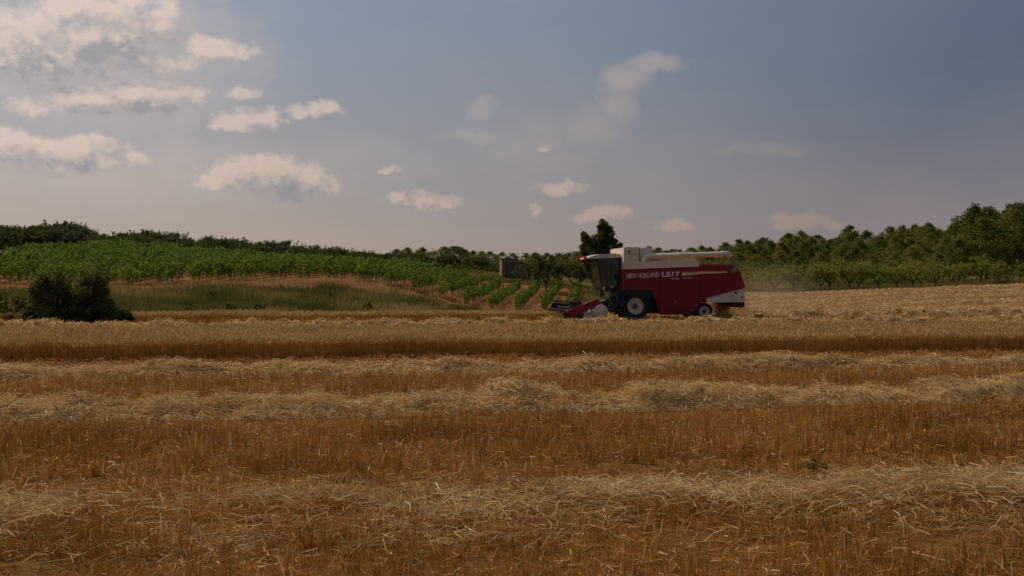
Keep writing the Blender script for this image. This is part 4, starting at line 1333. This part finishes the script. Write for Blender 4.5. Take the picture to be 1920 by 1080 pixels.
part('reel_shield', DARK, lambda bm: (add_lathe(bm, [(0, .05), (.0, .40), (.02, .40)], (RC[0], HY1 - .08, RC[1]), 'y', 6), add_lathe(bm, [(0, .05), (.0, .40), (.02, .40)], (RC[0], HY0 + .06, RC[1]), 'y', 6)))
def knife(bm):
    q = HY0 + .1
    while q < HY1:
        add_prism(bm, [(-3.0, .09), (-3.14, .085), (-3.0, .12)], q, q + .03)
        q += .0762 * 2
part('cutter_bar', STEEL, knife)
# decals, writing and the painted sunlit strip on top
part('stripe', ORANGE, lambda bm: add_prism(bm, [(2.41, 2.50), (3.42, 2.565), (4.92, 2.58), (4.92, 2.53), (3.42, 2.50), (2.41, 2.415)], -.006, -.002))
part('stripe', YELLOWW, lambda bm: add_prism(bm, [(2.41, 2.412), (3.42, 2.497), (4.92, 2.527), (4.92, 2.49), (3.42, 2.43), (3.0, 2.37), (2.41, 2.32)], -.006, -.002))
part('lit_top_strip', plain('sunlit_red', (.45, .07, .025), .5), lambda bm: add_prism(bm, [(3.43, 2.886), (4.95, 2.888), (4.95, 2.93), (3.43, 2.95)], .0, .35))  # sunlight on the red body top, painted as a brighter orange strip
def letters(body_, x0, z0, width, height, slope, name='lettering', bold=.012):
    cu = bpy.data.curves.new('lettering', 'FONT')
    cu.body = body_
    cu.size = 1.0
    cu.extrude = .002
    cu.offset = bold
    tmp = bpy.data.objects.new('tmp', cu)
    COL.objects.link(tmp)
    dg = bpy.context.evaluated_depsgraph_get()
    me = bpy.data.meshes.new_from_object(tmp.evaluated_get(dg))
    bpy.data.objects.remove(tmp)
    co = np.array([v.co[:] for v in me.vertices])
    mn, mx = co.min(0), co.max(0)
    X = (co[:, 0] - mn[0]) / (mx[0] - mn[0]) * width
    Z = (co[:, 1] - mn[1]) / (mx[1] - mn[1]) * height
    out_ = np.stack([x0 + X, -.004 - co[:, 2], z0 + Z + slope * X], 1).astype(np.float32)
    me.vertices.foreach_set('co', out_.ravel())
    me.update()
    me.materials.clear()
    me.materials.append(LETTER)
    return link(name, me, H0)
letters('NEW HOLLAND', -.57, 2.17, 1.75, .255, .05, bold=.02)
letters('L517', 1.33, 2.255, .98, .265, .02, bold=.045)
part('caption_bar', LETTER, lambda bm: [add_box(bm, 1.82 + .085 * k, 1.885 + .085 * k, -.006, -.002, 2.145, 2.19) for k in range(6)] + [add_box(bm, 2.46 + .09 * k, 2.53 + .09 * k, -.006, -.002, 2.185, 2.225) for k in range(6)])
part('catch', STEEL, lambda bm: add_lathe(bm, [(-.02, .035), (0, .04)], (2.05, 0, .95), 'y', 12))

# straw and chaff dropping from the rear
def falling():
    g = np.random.default_rng(3)
    k = 900
    f = g.random(k)
    lx = 5.0 + g.normal(0, .10 + .22 * f, k) + .25 * f
    ly = g.uniform(.5, W - .5, k)
    z = .92 * (1 - f) + .05
    x, y = 6.5 + lx * C10 - ly * S10, 57 + lx * S10 + ly * C10
    v = g.normal(0, .14, (k, 3)) + np.array([.03, 0, -.06])
    s = unit(np.cross(v, g.normal(0, 1, (k, 3)))) * .009
    o = quads('falling_straw', ribbon(np.stack([x, y, z + ground_z(x, y)], 1), v, s), M_STRAW, rnd=g.random(k) * .5)
    tag(o, 'loose straw and chaff dropping from the rear of the harvester', 'straw', kind='stuff')
falling()

# dust drifting behind the harvester
def dust():
    bm = bmesh.new()
    bmesh.ops.create_icosphere(bm, subdivisions=3, radius=1.0)
    m = bpy.data.materials.new('dust')
    m.use_nodes = True
    t = m.node_tree
    t.nodes.clear()
    n = NT(t)
    tc = n.node('ShaderNodeTexCoord').outputs['Object']
    fall = n.rng(n.v('LENGTH', tc), 1.0, .2, 0, 1)
    vo = n.node('ShaderNodeVolumePrincipled')
    vo.inputs['Color'].default_value = (.75, .62, .42, 1)
    n.put(vo.inputs['Density'], n.m('MULTIPLY', n.m('MULTIPLY', fall, n.rng(n.noise(tc, 1.6, 4), .3, .75)), .15))
    ou = n.node('ShaderNodeOutputMaterial')
    t.links.new(vo.outputs[0], ou.inputs['Volume'])
    o = bm_obj('dust', bm, m)
    o.location = (14.2, 60.5, 1.5)
    o.scale = (3.6, 3.0, 2.0)
    tag(o, 'thin pale dust drifting behind the harvester', 'dust', kind='stuff')
dust()
